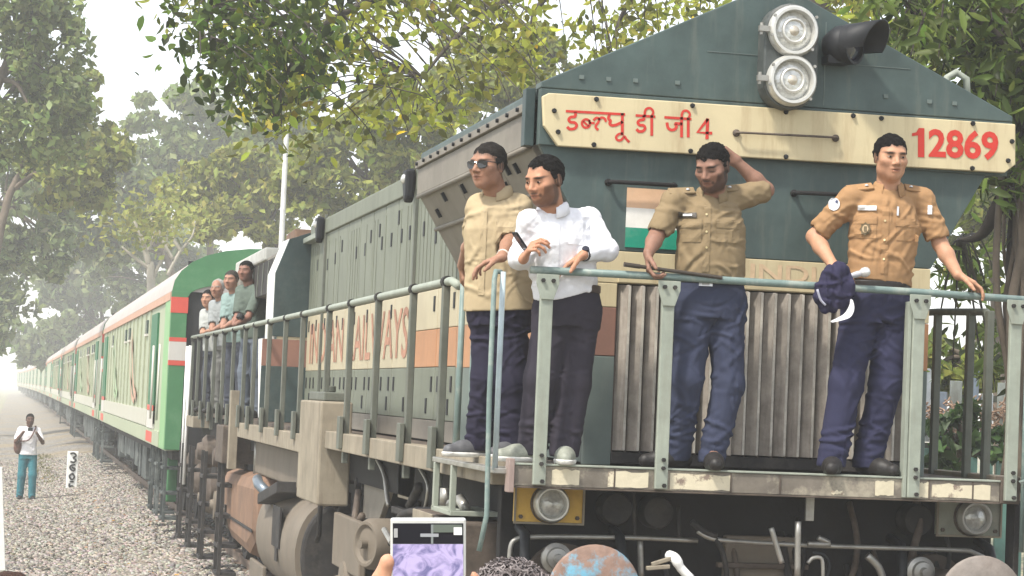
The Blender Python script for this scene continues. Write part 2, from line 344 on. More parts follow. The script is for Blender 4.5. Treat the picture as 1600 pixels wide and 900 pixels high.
# gable
GP = [(-1.205,3.555),(1.33,3.555),(1.33,3.585),(.17,4.115),(-.13,4.115),(-1.205,3.585)]
g = MB(); g.prism(GP, 1, FY-.02, FY+.10); part('gable_plate', g, m_teal, .006)
g = MB(); g.prism([(-1.21,3.5),(1.26,3.5),(1.26,3.555),(.15,4.08),(-.11,4.08),(-1.21,3.555)], 1, FY+.10, 3.83); part('flare_roof', g, m_teal, .01)
g = MB()
for (x, z) in ((-1.0,3.612),(-.86,3.612),(-.72,3.615),(-.5,3.62),(.62,3.63),(.86,3.62),(1.0,3.62)): g.bx(x-.012, x+.012, FY-.028, FY-.02, z, z+.02)
g.bx(-.35,.0,FY-.023,FY-.02,3.80,3.803); g.bx(.45,.75,FY-.023,FY-.02,3.79,3.793); g.bx(.28,.285,FY-.023,FY-.02,3.57,4.0)
part('weld_marks', g, mat('scuffed_teal', (.12,.15,.14), .6), 0)['kind'] = 'stuff'
g = MB(); g.prism([(-1.205,3.27),(1.31,3.27),(1.33,3.553),(-1.205,3.553)], 1, FY-.018, FY+.04); part('gable_plate', g, m_teal, .004)
# number board
BY = FY-.055
bl = [ony(p[0], p[1], BY) for p in ((848,150),(850,196),(872,228),(1570,270),(1587,257),(1587,194),(858,145))]
g = MB(); g.prism([(p[0], p[2]) for p in bl], 1, BY, FY-.021); board = part('number_board', g, m_cream, .005)
for p in ((866,173),(872,206),(932,155),(928,226),(1082,165),(1079,236),(1228,175),(1228,245),(1377,185),(1520,193),(1575,251),(1581,221),(1519,263),(1333,181)):
    q = ony(*p, BY); g = MB(); g.cyl(q, q+np.array((0, -.014, 0)), .0135, 8, .010); obj('bolt', g, m_black, board)
grab(ony(1150,208,BY), ony(1305,216,BY), m_grime, .035, .006)
to = lambda x, y: ony(800+x/3, y/3, BY-.002)
hindi = MB(); W = 13.5
for s, w in (([(256,521),(527,536)],12),
    ([(297,528),(296,546),(276,549),(266,560),(274,572),(294,575),(303,588),(294,602),(272,605),(261,597)],W),
    ([(363,566),(347,559),(332,567),(328,582),(338,596),(354,597),(364,586),(363,566)],W-2), ([(336,570),(357,590)],W-4), ([(364,576),(384,577)],W-3),
    ([(384,562),(396,552),(408,558),(404,574),(396,584),(392,596),(402,607)],W-2), ([(408,560),(420,551),(434,556),(440,568)],W-2),
    ([(456,540),(452,556),(462,566),(458,580),(470,588),(492,584),(516,572)],W), ([(517,534),(517,630)],W),
    ([(517,626),(500,629),(488,642),(494,656),(510,657),(522,645),(528,640),(536,652),(548,664)],W-2),
    ([(583,541),(668,547)],12), ([(618,546),(617,560),(600,563),(590,574),(598,586),(616,588),(624,601),(614,614),(596,616),(586,608)],W),
    ([(655,545),(655,632)],W), ([(655,545),(662,524),(650,508),(634,508),(624,520),(622,543)],W-2),
    ([(718,550),(838,558)],12), ([(727,578),(731,598),(746,609),(763,606),(771,592),(766,579),(794,581)],W), ([(795,556),(795,640)],W),
    ([(826,556),(826,640)],W), ([(826,556),(834,536),(822,520),(806,520),(797,532),(795,555)],W-2),
    ([(916,560),(870,620),(934,624)],15), ([(917,560),(914,648)],15)):
    ribbon(hindi, smooth_line(s, 4) if len(s) > 3 else s, w, to)
obj('hindi_lettering', hindi, m_red, board)
A, B_, C_, D = [ony(*p, BY-.003) for p in ((1425,245),(1560,251),(1425,199),(1560,205))]
q4 = lambda u, v: tuple((A*(1-u)+B_*u)*(1-v)+(C_*(1-u)+D*u)*v)
text_mesh('number_lettering', '2869', m_red, board, lambda u, v: q4(.19+.81*u, v), .03)
g = MB(); g.add([q4(*p) for p in ((0,.70),(0,.80),(.05,.84),(.078,.99),(.142,.99),(.142,0),(.068,0),(.068,.74))], [tuple(range(8))]); obj('number_lettering', g, m_red, board)
# headlight unit
hc1 = ony(1238,49,FY-.14); hc2 = ony(1237,126,FY-.14); xm = (hc1[0]+hc2[0])/2; rr = .145
def stadium(zb, zt, r, n=12): return [(xm+r*math.cos(a), zt+r*math.sin(a)) for a in np.linspace(0, math.pi, n)]+[(xm+r*math.cos(a), zb+r*math.sin(a)) for a in np.linspace(math.pi, 2*math.pi, n)]
g = MB(); g.prism(stadium(hc2[2], hc1[2], rr), 1, FY-.13, FY-.02); hl = part('headlight_housing', g, mat('grey_lamp_casing', (.07,.078,.075), .5, .2, var=.2, dirt=(.35,.33,.3), damt=.4), .01)
for c in (hc1, hc2):
    c = np.array((xm, FY-.13, c[2])); g = MB()
    g.lathe(c, (0,-1,0), [(.131,.0),(.131,.03),(.119,.05),(.106,.05),(.102,.03),(.099,.012)], 32); lm = part('headlight', g, m_chrome, 0, 'auto', hl)
    g = MB(); g.lathe(c, (0,-1,0), [(.099,.012),(.085,.022),(.05,.032),(.0,.036)], 28); part('lens', g, m_lens, 0, True, hl)
    g = MB(); g.lathe(c, (0,-1,0), [(.066,.028),(.062,.043),(.054,.043),(.050,.030)], 28); part('lens_ring', g, m_chrome, 0, True, hl)
    g = MB(); g.lathe(c, (0,-1,0), [(.026,.034),(.022,.040),(.0,.042)], 16); part('bulb_cap', g, mat('warm_reflector', (.55,.50,.42), .25, .5), 0, True, hl)
    g = MB()
    for a in (2.6, 3.4, .6, -.8): q = MB(); p = c+np.array((.13*math.cos(a), -.05, .13*math.sin(a))); q.cyl(p, p+np.array((0,-.012,0)), .008, 6); part('bolt', q, m_steel, 0, False, hl)
    g.bx(c[0]-.185, c[0]-.13, c[1]-.035, c[1]-.012, c[2]-.014, c[2]+.014); g.cyl(c+np.array((-.17,-.02,-.03)), c+np.array((-.17,-.02,.03)), .009, 8); part('hinge', g, m_steel, 0, False, hl)
# flasher lamp beside it: drum with a long hood, aimed to the right
fc0 = ony(1322,70,FY-.1); ax = np.array((.62,-.75,.02)); ax /= np.linalg.norm(ax); side = np.cross(ax, (0,0,1)); up = np.cross(side, ax)
g = MB(); g.lathe(fc0-ax*.10, ax, [(0,-.02),(.06,-.01),(.085,.03),(.10,.06),(.10,.10),(.095,.11),(.105,.115),(.105,.15),(.09,.15),(.085,.12)], 24)
g.bx(fc0[0]-.10, fc0[0]+.02, FY-.12, FY-.02, fc0[2]-.10, fc0[2]-.06); fl = part('flasher_lamp', g, m_black, 0, 'auto')
hv = MB(); n = 15; P = []
for k, (d, rad) in enumerate(((.04,.104),(.17,.112))):
    for i in range(n):
        a = R(-20)+R(220)*i/(n-1); e = d+(.05*math.sin(a) if k else 0)
        for q in (0, .008): P.append(fc0+ax*e+(rad-q)*(math.cos(a)*side+math.sin(a)*up))
idx = lambda k, i, q: (k*n+i)*2+q
hv.add(P, [(idx(0,i,q), idx(0,i+1,q), idx(1,i+1,q), idx(1,i,q)) for i in range(n-1) for q in (0,1)]+[(idx(1,i,0), idx(1,i+1,0), idx(1,i+1,1), idx(1,i,1)) for i in range(n-1)])
part('lamp_hood', hv, m_black, 0, True, fl)
g = MB(); g.lathe(fc0+ax*.03, ax, [(.085,.0),(.05,.02),(0,.028)], 20); part('lens', g, mat('dark_lamp_glass', (.03,.03,.05), .06, coat=1.), 0, True, fl)
g = MB(); g.tube([(1.05,FY+.2,3.70),(1.05,FY+.2,3.80),(1.10,FY+.2,3.83),(1.16,FY+.2,3.80),(1.17,FY+.2,3.68)], .02, 8); part('lifting_eye', g, m_post, 0, True)

# -- flared radiator cabin, left and right
for s in (-1, 1):
    xo = s*1.225
    g = MB(); g.bx(min(xo, xo-s*.03), max(xo, xo-s*.03), FY+.14, 3.83, 3.285, 3.452); part('flare_band', g, m_khaki, .004)
    g = MB(); g.bx(min(xo+s*.02, xo-s*.04), max(xo+s*.02, xo-s*.04), FY+.14, 3.83, 3.455, 3.50); tr = part('roof_edge_trim', g, m_khaki, .004)
    for k in range(13):
        y = FY+.3+k*.245; b = MB(); b.cyl((xo+s*.02, y, 3.478), (xo+s*.035, y, 3.478), .0115, 8); obj('bolt', b, m_black, tr)
    xb = s*1.262; g = MB(); g.bx(min(xb, xb-s*.05), max(xb, xb-s*.05), FY+.06, FY+.14, 3.27, 3.56); part('corner_post', g, m_tealdk, .004)
    for j, (y0, y1) in enumerate(((FY+.14,1.45),(1.46,2.62),(2.63,3.83))):
        for (xa, za, xc, zc) in ((1.205,3.275,1.085,3.08),(1.08,3.072,.93,2.83)):
            g = MB(); g.prism([(s*xa,za),(s*xc,zc),(s*(xc-.03),zc+.02),(s*(xa-.03),za+.02)], 1, y0, y1); part('flare_panel', g, m_khaki, .004)
    for (x, z) in ((1.215,3.275),(1.09,3.073)):
        g = MB(); g.cyl((s*x, FY+.14, z), (s*x, 3.84, z), .014, 8); part('seam_strip', g, m_khaki, 0, True)
    for (y, t) in ((3.1,.25),(2.5,.25),(1.3,.25),(3.5,.6),(2.0,.6),(1.5,.62),(1.1,.3)):
        x = 1.205+(1.085-1.205)*t; z = 3.275+(3.08-3.275)*t; g = MB(); g.obx((s*(x+.008), y, z-.008), (s,0,-.6), (0,1,0), (s*.6,0,1), .01, .012, .03); part('panel_latch', g, m_black, 0)
    g = MB(); g.prism([(s*1.20,3.285),(s*H,2.79),(s*H,3.5),(s*1.20,3.5)], 1, 3.80, 3.828); part('flare_end_plate', g, m_khaki, 0)
    # lower hood wall under the flare: banded plates
    for z0, z1, m in ((2.46,2.83,m_creamside),(2.19,2.458,m_orange),(1.70,2.188,m_greygreen)):
        g = MB(); g.bx(min(s*H, s*(H-.03)), max(s*H, s*(H-.03)), FY+.045, 3.9, z0, z1); part('hood_wall', g, m, .003)
# -- hood doors, left side in full, right side too
edges = [3.91,4.62,5.58,6.42,7.02,7.62,8.32,9.02,9.66,10.45,11.05,11.58]
UP = [(9.8,3.21),(9.39,3.3),(8.51,3.19),(8.02,3.19),(7.73,3.28),(7.28,3.3),(7.15,3.19),(6.69,3.19),(6.38,3.34),(6.22,3.19),(5.86,3.19),(5.28,3.18),(10.99,3.21),(10.3,3.18),(4.8,3.1)]
for s in (-1, 1):
    for a, b in zip(edges[:-1], edges[1:]):
        tall = 3.60 if a < 10.4 else 3.47
        for z0, z1, m in ((2.735,tall,m_pale),(2.20,2.732,m_creamside),(1.84,2.197,m_pale)):
            if m is m_creamside and a < 5.5:
                pl = ((2.46,2.732,m_creamside),(2.20,2.457,m_orange))
            else: pl = ((z0, z1, m),)
            for q0, q1, mm in pl:
                g = MB(); g.bx(min(s*H, s*(H-.025)), max(s*H, s*(H-.025)), a+.011, b-.011, q0, q1); d = part('hood_door', g, mm, .005)
            if m is m_pale and z0 > 2.5: sp = [(yy, zz) for yy, zz in UP if a < yy < b]
            elif m is m_creamside: sp = [(a+.12, 2.63)] if a < 9 else [(a+.12, 2.6), (b-.14, 2.63)]
            else: sp = [(a+.12, 2.08), (b-.12, 2.08), (a+.3*(b-a), 1.93)]
            for yy, zz in sp:
                g = MB(); g.bx(s*H-.006, s*H+.006, yy-.026, yy+.026, zz-.05, zz+.055); obj('latch', g, m_black, d)
        g = MB(); g.bx(min(s*H, s*(H-.03)), max(s*H, s*(H-.03)), a, b, 1.70, 1.836); part('hood_skirt', g, m_khaki, .003)
    for y in (5.58, 10.45):
        g = MB(); g.bx(s*(H+.012)-.012, s*(H+.012)+.012, y-.022, y+.022, 1.84, 3.66); part('hood_rib', g, m_poledk, .003)
# vertical ribs that give the fine stripes on the doors
g = MB()
for y in np.arange(4.0, 11.5, .142):
    if rng.random() < .55: g.bx(-H-.004, -H, y-.008, y+.008, 2.75, 3.4)
part('door_stiffener', g, m_pale, 0)['kind'] = 'stuff'
for y in (5.64, 10.51):
    z = 3.545; g = MB(); g.prism([(y-.09,z+.09),(y+.11,z+.09),(y+.11,z+.02),(y-.0,z-.16),(y-.07,z-.12)], 0, -H-.10, -H-.03); mk = part('marker_lamp', g, m_black, .02)
    b = MB(); b.lathe((-H-.10, y+.0, z+.02), (-.9,-.45,0), [(.036,-.01),(.034,.008),(.02,.016),(0,.018)], 14); obj('lens', b, m_lens, mk, smooth=True)
g = MB(); g.bx(-.99, -.90, 10.5, 11.6, 3.45, 3.50); part('roof_edge_trim', g, m_post, .005)
# text along the side
for txt, y0, y1 in (('INDIAN', 11.3, 9.05), ('RAILWAYS', 8.75, 5.75)): text_mesh('side_lettering', txt, m_redfade, loco, lambda u, v: (-H-.004, y0+(y1-y0)*u, 2.27+.38*v), .012)
# ------------------------------------------------------------------ cab and rear hood
g = MB(); g.prism([(-1.245,2.53),(-1.245,3.15),(-1.12,3.49),(-.93,3.56),(.93,3.56),(1.12,3.49),(1.245,3.15),(1.245,2.53)], 1, 11.6, 11.64); part('cab_front', g, m_tealdk, .004)
g = MB(); g.prism([(-1.25,2.50),(-1.25,3.152),(-1.124,3.496),(-1.10,3.48),(-1.22,3.15),(-1.22,2.50)], 1, 11.642, 12.25); part('cab_edge', g, m_white, .004)
for z0, z1, m in ((2.50,2.728,m_creamside),(2.235,2.498,m_brown),(1.69,2.233,m_tealdk)):
    g = MB(); g.bx(-1.34, -.90, 11.6, 11.63, z0, z1) if z1 < 2.6 else g.bx(-1.2, -.90, 11.61, 11.64, z0, z1-.2); part('cab_band', g, m, .003)
    g = MB(); g.bx(.90, 1.34, 11.6, 11.63, z0, z1) if z1 < 2.6 else g.bx(.9, 1.2, 11.61, 11.64, z0, z1-.2); part('cab_band', g, m, .003)
g = MB(); g.prism([(11.63,1.72),(11.63,2.50),(11.95,2.50)], 0, -1.345, -1.32); part('locker_edge', g, m_white, .003)
g = MB(); g.bx(-1.0, 1.0, 11.65, 20.2, 1.69, 3.1); part('short_hood', g, m_tealdk, .02)
g = MB(); g.prism([(-1.16,3.0),(1.16,3.0),(1.16,3.38),(.8,3.62),(-.8,3.62),(-1.16,3.38)], 1, 12.3, 16.4); part('cab_roof', g, m_khaki, .02)
for k in range(7):
    y = 12.45+k*.5; g = MB(); g.obx((-1.165, y, 3.17), (0,1,.25), (0,-.25,1), (1,0,0), .03, .17, .012); part('vent_slat', g, m_poledk, 0)
g = MB(); g.bx(-1.17, -1.155, 12.32, 15.6, 3.0, 3.35); part('vent_backing', g, m_dark, 0)
g = MB(); g.bx(-1.19, -1.0, 13.2, 16.4, 3.36, 3.50); part('roof_fairing', g, mat('pale_grey_paint', (.45,.45,.42), .6, dirt=(.3,.28,.25), damt=.4), .02)
g = MB(); g.prism([(14.2,3.62),(15.2,3.62),(15.1,3.78),(14.4,3.80)], 0, -.75, -.35); part('exhaust_stack', g, m_rust, .02)
# ------------------------------------------------------------------ deck, beam and railings
g = MB(); g.bx(-1.30, 1.30, .0, 20.4, 1.64, 1.685); part('deck', g, m_grime, .003)
g = MB(); g.bx(-1.37, 1.095, -.012, .03, 1.592, 1.69); part('front_beam', g, m_beam, .004)
g = MB(); g.bx(-1.37, 1.095, -.02, .06, 1.691, 1.70); part('beam_edge', g, m_post, .002)
g = MB(); g.bx(-1.372, 1.095, -.016, .04, 1.583, 1.591); part('beam_edge', g, m_grime, .002)
g = MB(); g.bx(1.096, 1.20, -.02, .05, 1.585, 1.72); part('beam_end', g, m_grime, .004)
g = MB(); g.bx(-1.40, -1.371, -.03, .05, 1.56, 1.72); part('beam_end', g, mat('pinkish_primer', (.28,.21,.185), .7, dirt=(.5,.46,.4), damt=.5), .004)
m_flake = mat('flaking_cream_paint', (.58, .52, .38), .65, var=.12, vs=9, dirt=(.2, .15, .12), damt=.95, ds=9, dlo=.55, dhi=.62, bump=.25)
for p0, p1, zt in ((862,905,1.68),(950,1013,1.685),(1047,1142,1.684),(1300,1320,1.63),(1368,1397,1.684),(1436,1452,1.684),(1457,1548,1.68)):
    a_ = ony(p0, 750, -.0135)[0]; b_ = ony(p1, 750, -.0135)[0]; zb_ = 1.60; n_ = 7; pts_ = [(a_+(b_-a_)*i/n_, zb_+rng.uniform(0,.008)) for i in range(n_+1)]+[(b_-(b_-a_)*i/n_, zt-rng.uniform(0,.014)) for i in range(n_+1)]
    g = MB(); g.prism(pts_, 1, -.0142, -.0122); part('paint_patch', g, m_flake, 0)
for x in (-.88,-.30,-.05,.72,.95):
    g = MB(); g.bx(x-.004, x+.004, -.016, -.012, 1.594, 1.688); part('beam_joint', g, m_grime, 0)
for x0, x1, y0, y1 in ((-1.40,-1.30,.35,6.35),(-1.40,-1.30,7.62,13.1),(1.30,1.40,.35,20.)):
    lo, hi = (1.58, 1.71) if y0 < 6 or x0 > 0 else (1.50, 1.65)
    g = MB(); g.bx(x0, x1, y0, y1, lo, hi); part('side_sill', g, m_sill, .006)
g = MB(); g.bx(-1.44, -1.20, 6.36, 7.6, 1.15, 1.93); part('sand_box', g, m_sill, .015)
g = MB(); g.bx(-1.40, -1.22, 6.5, 7.4, 1.932, 2.0); g.cyl((-1.3,6.95,2.0),(-1.3,6.95,2.05),.05,12); part('sand_box_lid', g, m_poledk, .01)
# front railing
RZ = 2.615
g = MB(); g.tube([(-1.33,0,RZ),(-.6,0,RZ+.002),(.0,0,RZ-.001),(.7,0,RZ-.006),(1.6,0,RZ-.02)], .0185, 12); part('top_rail', g, m_rail, 0, True)
for x in (-1.253,-.655,.628,1.142):
    g = MB(); g.bx(x-.031, x+.031, -.042, -.016, 1.60, 2.56); p = part('railing_post', g, m_post, .004)
    g = MB(); g.prism([(x-.055,2.595),(x+.055,2.595),(x+.055,2.55),(x+.03,2.475),(x-.03,2.475),(x-.055,2.55)], 1, -.052, -.043); obj('gusset_plate', g, m_post, p, bev=.002)
    for dx, z in ((-.025,2.565),(.025,2.565),(.005,1.74),(.005,1.70),(.012,1.618)):
        g = MB(); yb = -.052 if z > 2 else -.042; g.cyl((x+dx,yb,z),(x+dx,yb-.014,z),.0105,6); obj('bolt', g, m_dark, p)
    if x in (.628,): g = MB(); g.bx(x-.052, x-.034, -.03, .02, 1.60, 2.56); obj('post_flange', g, m_post, p, bev=.002)
# side railings
Y_L = [1.9,2.94,4.26,5.49,6.62,8.21,9.42,10.69,12.0,12.96,14.2,15.4,16.6,17.8,19.0,20.0]
g = MB(); g.tube([(-1.37,1.55,2.60),(-1.37,1.75,2.635),(-1.37,6,2.638),(-1.37,13,2.65),(-1.37,20.2,2.67)], .024, 10); part('side_rail', g, m_post, 0, True)
for y in Y_L:
    g = MB(); g.bx(-1.392, -1.352, y-.03, y+.03, 1.50, 2.62); p = part('railing_post', g, m_poledk, .005)
    g = MB(); g.cyl((-1.37,y-.035,2.637),(-1.37,y+.035,2.637),.033,12); obj('rail_clamp', g, m_dark, p, smooth=False)
    g = MB(); g.bx(-1.43, -1.401, y-.06, y+.06, 1.60, 1.83); obj('post_socket', g, m_poledk, p, bev=.004)
for y, z0, x in ((1.42,1.58,-1.37),(1.12,1.62,-1.36)):
    g = MB(); g.cyl((x,y,z0),(x,y,2.62),.017,10); part('handrail_pole', g, m_rail, 0, True)
g = MB(); g.tube([(-1.52,0.0,1.28),(-1.49,0,1.45),(-1.502,0,2.0),(-1.502,0,2.56),(-1.49,.03,2.60),(-1.46,.06,2.60)], .0125, 10); part('handrail_pole', g, m_rail, 0, True)
g = MB(); g.tube([(-1.452,0.04,1.66),(-1.452,.04,2.60)], .0135, 10); part('handrail_pole', g, mat('pale_blue_rail', (.42,.50,.52), .45, dirt=(.3,.3,.28), damt=.4, ds=8), 0, True)
for y in (.62,.86,1.3):
    g = MB(); g.bx(1.28, 1.32, y-.02, y+.02, 1.5, 2.57); part('railing_post', g, m_poledk, .004)
g = MB(); g.tube([(1.30,.62,2.50),(1.30,.66,2.565),(1.30,1.3,2.585),(1.30,4.,2.6),(1.30,20,2.62)], .02, 8); part('side_rail', g, m_poledk, 0, True)
g = MB(); g.tube([(1.205,-.04,1.35),(1.205,-.04,2.6)], .0125, 8); part('handrail_pole', g, m_rail, 0, True)
g = MB(); g.tube([(1.24,-.06,1.66),(1.17,-.08,1.70),(1.24,-.1,1.72)], .008, 8); part('grab_handle', g, m_rail, 0, True)
# side steps (left front corner)
g = MB(); g.bx(-1.46, -1.30, .02, 1.62, 1.645, 1.672); part('step_tread', g, m_steel, .004)
g = MB()
for y in (1.08,1.56): g.bx(-1.46, -1.43, y-.02, y+.02, 1.40, 1.645)
g.bx(-1.46, -1.2, 1.05, 1.6, 1.385, 1.41); part('step_hanger', g, m_post, .003)
g = MB(); g.bx(-1.44, -1.05, .9, 2.2, .72, 1.36); part('step_box', g, m_grime, .015)
g = MB(); g.bx(-1.452, -1.441, 1.62, 2.2, 1.12, 1.36); part('step_plate', g, m_sill, .003)
g = MB(); g.tube([(-1.36,1.55,1.42),(-1.36,1.3,1.46),(-1.36,1.15,1.42)], .03, 8); g.cyl((-1.36,1.7,1.40),(-1.36,1.7,1.50),.035,8); part('step_fitting', g, m_steel, 0, True)
for z in (1.05,.6): g = MB(); g.bx(-1.5, -1.25, .1, .6, z, z+.03); part('step_tread', g, m_dark, .004)
g = MB(); g.bx(1.22, 1.66, -.32, .25, .165, .197); g.bx(1.23, 1.26, .1, .2, .19, 1.6); part('step_tread', g, m_dark, .004)
# ------------------------------------------------------------------ buffer beam end
g = MB(); g.bx(-1.30, 1.32, .56, .64, .78, 1.60); part('headstock', g, m_darker, .005)
g = MB(); g.bx(-.95, .95, .64, 20, .55, 1.6); part('underframe', g, m_darker, 0)
g = MB(); g.bx(-1.2, 1.2, .9, 20, 1.35, 1.6); part('underframe', g, m_darker, 0)
for x0, x1, xl, m in ((-1.262,-.905,-1.083,m_yellow),(.958,1.318,1.15,m_greygreen)):
    g = MB(); g.bx(x0, x1, .44, .46, 1.40, 1.582); pn = part('ditch_light_panel', g, m if m is m_yellow else mat('pale_panel_paint', (.27,.28,.23), .6, dirt=(.42,.38,.28), damt=.6, ds=6), .003)
    g = MB(); g.bx(x0, x1, .43, .44, 1.39, 1.40); g.bx(x0, x0+.01, .43, .44, 1.40, 1.58); g.bx(x1-.01, x1, .43, .44, 1.40, 1.58); obj('panel_frame', g, m_sill, pn)
    g = MB(); g.lathe((xl,.44,1.492), (0,-1,0), [(.098,0),(.098,.012),(.092,.02)], 28); obj('lamp_gasket', g, m_grime, pn, smooth='auto')
    g = MB(); g.lathe((xl,.43,1.492), (0,-1,0), [(.088,0),(.089,.05),(.080,.066),(.072,.066),(.064,.045),(.060,.03)], 32); obj('lamp_rim', g, m_chrome, pn, smooth='auto')
    g = MB(); g.lathe((xl,.43,1.492), (0,-1,0), [(.063,.04),(.045,.055),(.0,.062)], 28); obj('lens', g, m_lens, pn, smooth=True)
    for x in (x0+.035, x1-.035): g = MB(); g.cyl((x,.44,1.425),(x,.428,1.425),.011,6); obj('bolt', g, m_grime, pn)
m_bl = mat('blue_patched_rust', (.23,.15,.115), .7, var=.3, vs=9, dirt=(.13,.34,.46), damt=.95, ds=5.5, dlo=.49, dhi=.60, bump=.3)
m_br = mat('grey_dusty_rust', (.20,.175,.155), .75, var=.25, vs=9, dirt=(.12,.09,.07), damt=.5, ds=5, bump=.3)
for s, m in ((-1,m_bl),(1,m_br)):
    c = (s*.978, -.12, 1.105)
    g = MB(); g.lathe(c, (0,1,0), [(0,-.02),(.10,-.016),(.19,-.004),(.222,.012),(.228,.03),(.215,.05),(.09,.07)], 40); b = part('buffer', g, m, 0, 'auto')
    g = MB(); g.lathe(c, (0,1,0), [(.085,.06),(.085,.30),(.125,.30),(.125,.62),(.19,.62),(.19,.68)], 24); obj('buffer_housing', g, m_grime, b, smooth='auto')
    for dx in (-.2,.2):
        q = MB(); q.tube([(s*.978+dx*1.2,.5,1.37),(s*.978+dx*1.2,.36,1.34),(s*.978+dx*1.25,.3,1.22),(s*.978+dx*1.3,.34,1.0)], .026, 10); part('air_hose', q, m_black, 0, True)
# round cocks beside the buffers
for p in ((868,872),(1437,893)):
    q = ony(*p, .3); g = MB(); g.lathe(q, (0,-1,0), [(.075,0),(.075,.02),(.055,.03),(.05,.05),(.025,.055),(.022,.09),(0,.092)], 20); part('brake_cock', g, m_steel, 0, 'auto')
# pipes and hoses across the headstock
Pp = lambda L, y: [ony(x, y2, y) for x, y2 in L]
def pipe(L, y, r, m=m_grime, n=8): g = MB(); g.tube(smooth_line(Pp(L, y), 4), r, n); part('pipe', g, m, 0, True)
pipe([(796,905),(797,860),(806,843),(840,839),(980,840),(1090,845)], .38, .012, m_steel)
pipe([(1090,830),(1110,841),(1150,846),(1260,852),(1380,856),(1500,860),(1522,864),(1545,875)], .30, .012, m_steel)
pipe([(1118,842),(1128,860),(1134,885),(1136,910)], .3, .014, m_dark); pipe([(1080,815),(1098,830),(1120,838)], .3, .016, m_dark)
pipe([(990,765),(992,842)], .45, .010, m_dark); pipe([(1060,790),(1062,845)], .45, .010, m_dark); pipe([(1000,845),(1002,905)], .4, .016, m_steel)
pipe([(1355,868),(1372,885),(1380,905)], .32, .02, m_steel); pipe([(1205,825),(1214,855),(1222,880)], .1, .014, m_steel); pipe([(1247,815),(1246,905)], .05, .016, m_steel)
pipe([(1262,850),(1296,850),(1278,840)], .2, .014, m_steel); pipe([(1262,880),(1270,872),(1284,874),(1286,905)], .1, .010, m_steel)
pipe([(1290,905),(1296,885),(1288,868),(1270,864)], .15, .008, m_black)
g = MB(); q = ony(1265,790,.2); g.bx(q[0]-.022, q[0]+.022, .19, .21, 1.46, 1.60); part('hanger_bracket', g, m_steel, .003)
# stiffening plate, round jumper sockets
g = MB(); a = ony(1130,850,.54); b = ony(1240,905,.54); g.bx(a[0], b[0], .50, .56, 1.05, 1.36); part('coupler_housing', g, m_tank, .01)
g = MB(); g.bx(a[0]-.05, b[0]+.05, .46, .50, 1.20, 1.225); part('coupler_housing', g, m_grime, .004)
for p in ((1025,800),(960,795),(1430,812)):
    q = ony(*p, .5); g = MB(); g.lathe(q, (0,-1,.0), [(.085,-.06),(.085,.02),(.075,.05),(.0,.055)], 20); part('jumper_socket', g, m_dark, 0, 'auto')
# knuckle coupler
g = MB(); q = ony(1225,905,-.25)
g.bx(q[0]-.10, q[0]+.12, -.3, .5, .95, 1.13); g.prism([(q[0]-.16,-.45),(q[0]-.02,-.52),(q[0]+.05,-.40),(q[0]+.16,-.44),(q[0]+.20,-.2),(q[0]-.14,-.18)], 2, .90, 1.17); part('coupler', g, m_rust, .02)
g = MB(); g.cyl((q[0]+.0,-.42,1.17),(q[0]+.0,-.42,1.22),.04,10); g.bx(q[0]-.12,q[0]-.04,-.42,-.3,1.17,1.22); part('coupler_pin', g, m_steel, .006)
# white-taped brake hose
g = MB(); g.tube(smooth_line([ony(1080,905,.0), ony(1064,888,.0), ony(1055,873,.0), ony(1046,868,.05)], 4), [.022]*6+[.026]*7, 10); part('brake_hose', g, m_white, 0, True)
g = MB(); g.bar(ony(1018,882,0), ony(1050,872,0), .02, .02); g.bar(ony(1010,888,0), ony(1046,885,0), .03, .02); part('hose_coupling', g, m_sill, .004)
# ------------------------------------------------------------------ bogies and tank
def bogie(y0, yc, name='bogie'):
    fr = MB()
    for s in (-1, 1):
        fr.prism([(y0-2.2,.72),(y0-2.2,.98),(y0-1.2,1.06),(y0+1.6,1.06),(y0+2.4,.98),(y0+2.4,.72),(y0+1.2,.55),(y0-1.2,.55)], 0, s*1.10-.07, s*1.10+.07)
    b = part(name, fr, m_grime, .015)
    for k in (-1.75, 0, 1.75):
        for s in (-1, 1):
            w = MB(); w.lathe((s*.76, y0+k, .5), (s,0,0), [(0,-.02),(.30,.0),(.42,.0),(.43,.05),(.50,.05),(.50,.17),(.43,.17),(.40,.13),(.15,.12),(.12,.19),(0,.2)], 28); obj('wheel', w, m_dark, b, smooth='auto')
            a = MB(); a.lathe((s*1.12, y0+k, .62), (s,0,0), [(.20,-.05),(.20,.10),(.17,.16),(.165,.20),(.07,.21),(.06,.25),(0,.25)], 20); obj('axle_box', a, m_tank, b, smooth='auto')
            
            for dk in (-.38, .38): c = MB(); c.cyl((s*1.16,y0+k+dk,.72),(s*1.16,y0+k+dk,1.02),.09,12); obj('spring', c, m_dark, b, smooth=False)
    return b
bg1 = bogie(4.0, 0); bg2 = bogie(16.3, 0)
for p0, p1, m, x in (((528,800),(566,905),m_tank,-1.27),((618,790),(700,830),m_dark,-1.2)):
    A = onx(*p0, x); B = onx(*p1, x); g = MB(); g.bx(x-.03, x+.02, min(A[1],B[1]), max(A[1],B[1]), B[2], A[2]); obj('frame_plate', g, m, bg1, bev=.01)
q = onx(578,850,-1.33); g = MB(); g.lathe(q, (-.92,-.38,0), [(.17,-.25),(.17,.0),(.15,.04),(.13,.04),(.11,.02),(.03,.03),(.03,.08),(0,.08)], 26); obj('brake_cylinder', g, m_tank, bg1, smooth='auto')
q = onx(612,848,-1.40); g = MB(); g.cyl(q, q+np.array((0,.3,.06)), .018, 8); obj('brake_rod', g, m_steel, bg1)
g = MB(); g.prism([(4.4,1.58),(5.9,1.58),(5.9,1.1),(5.2,1.1)], 0, -1.16, -1.12); part('inclined_plate', g, m_khaki, .005)
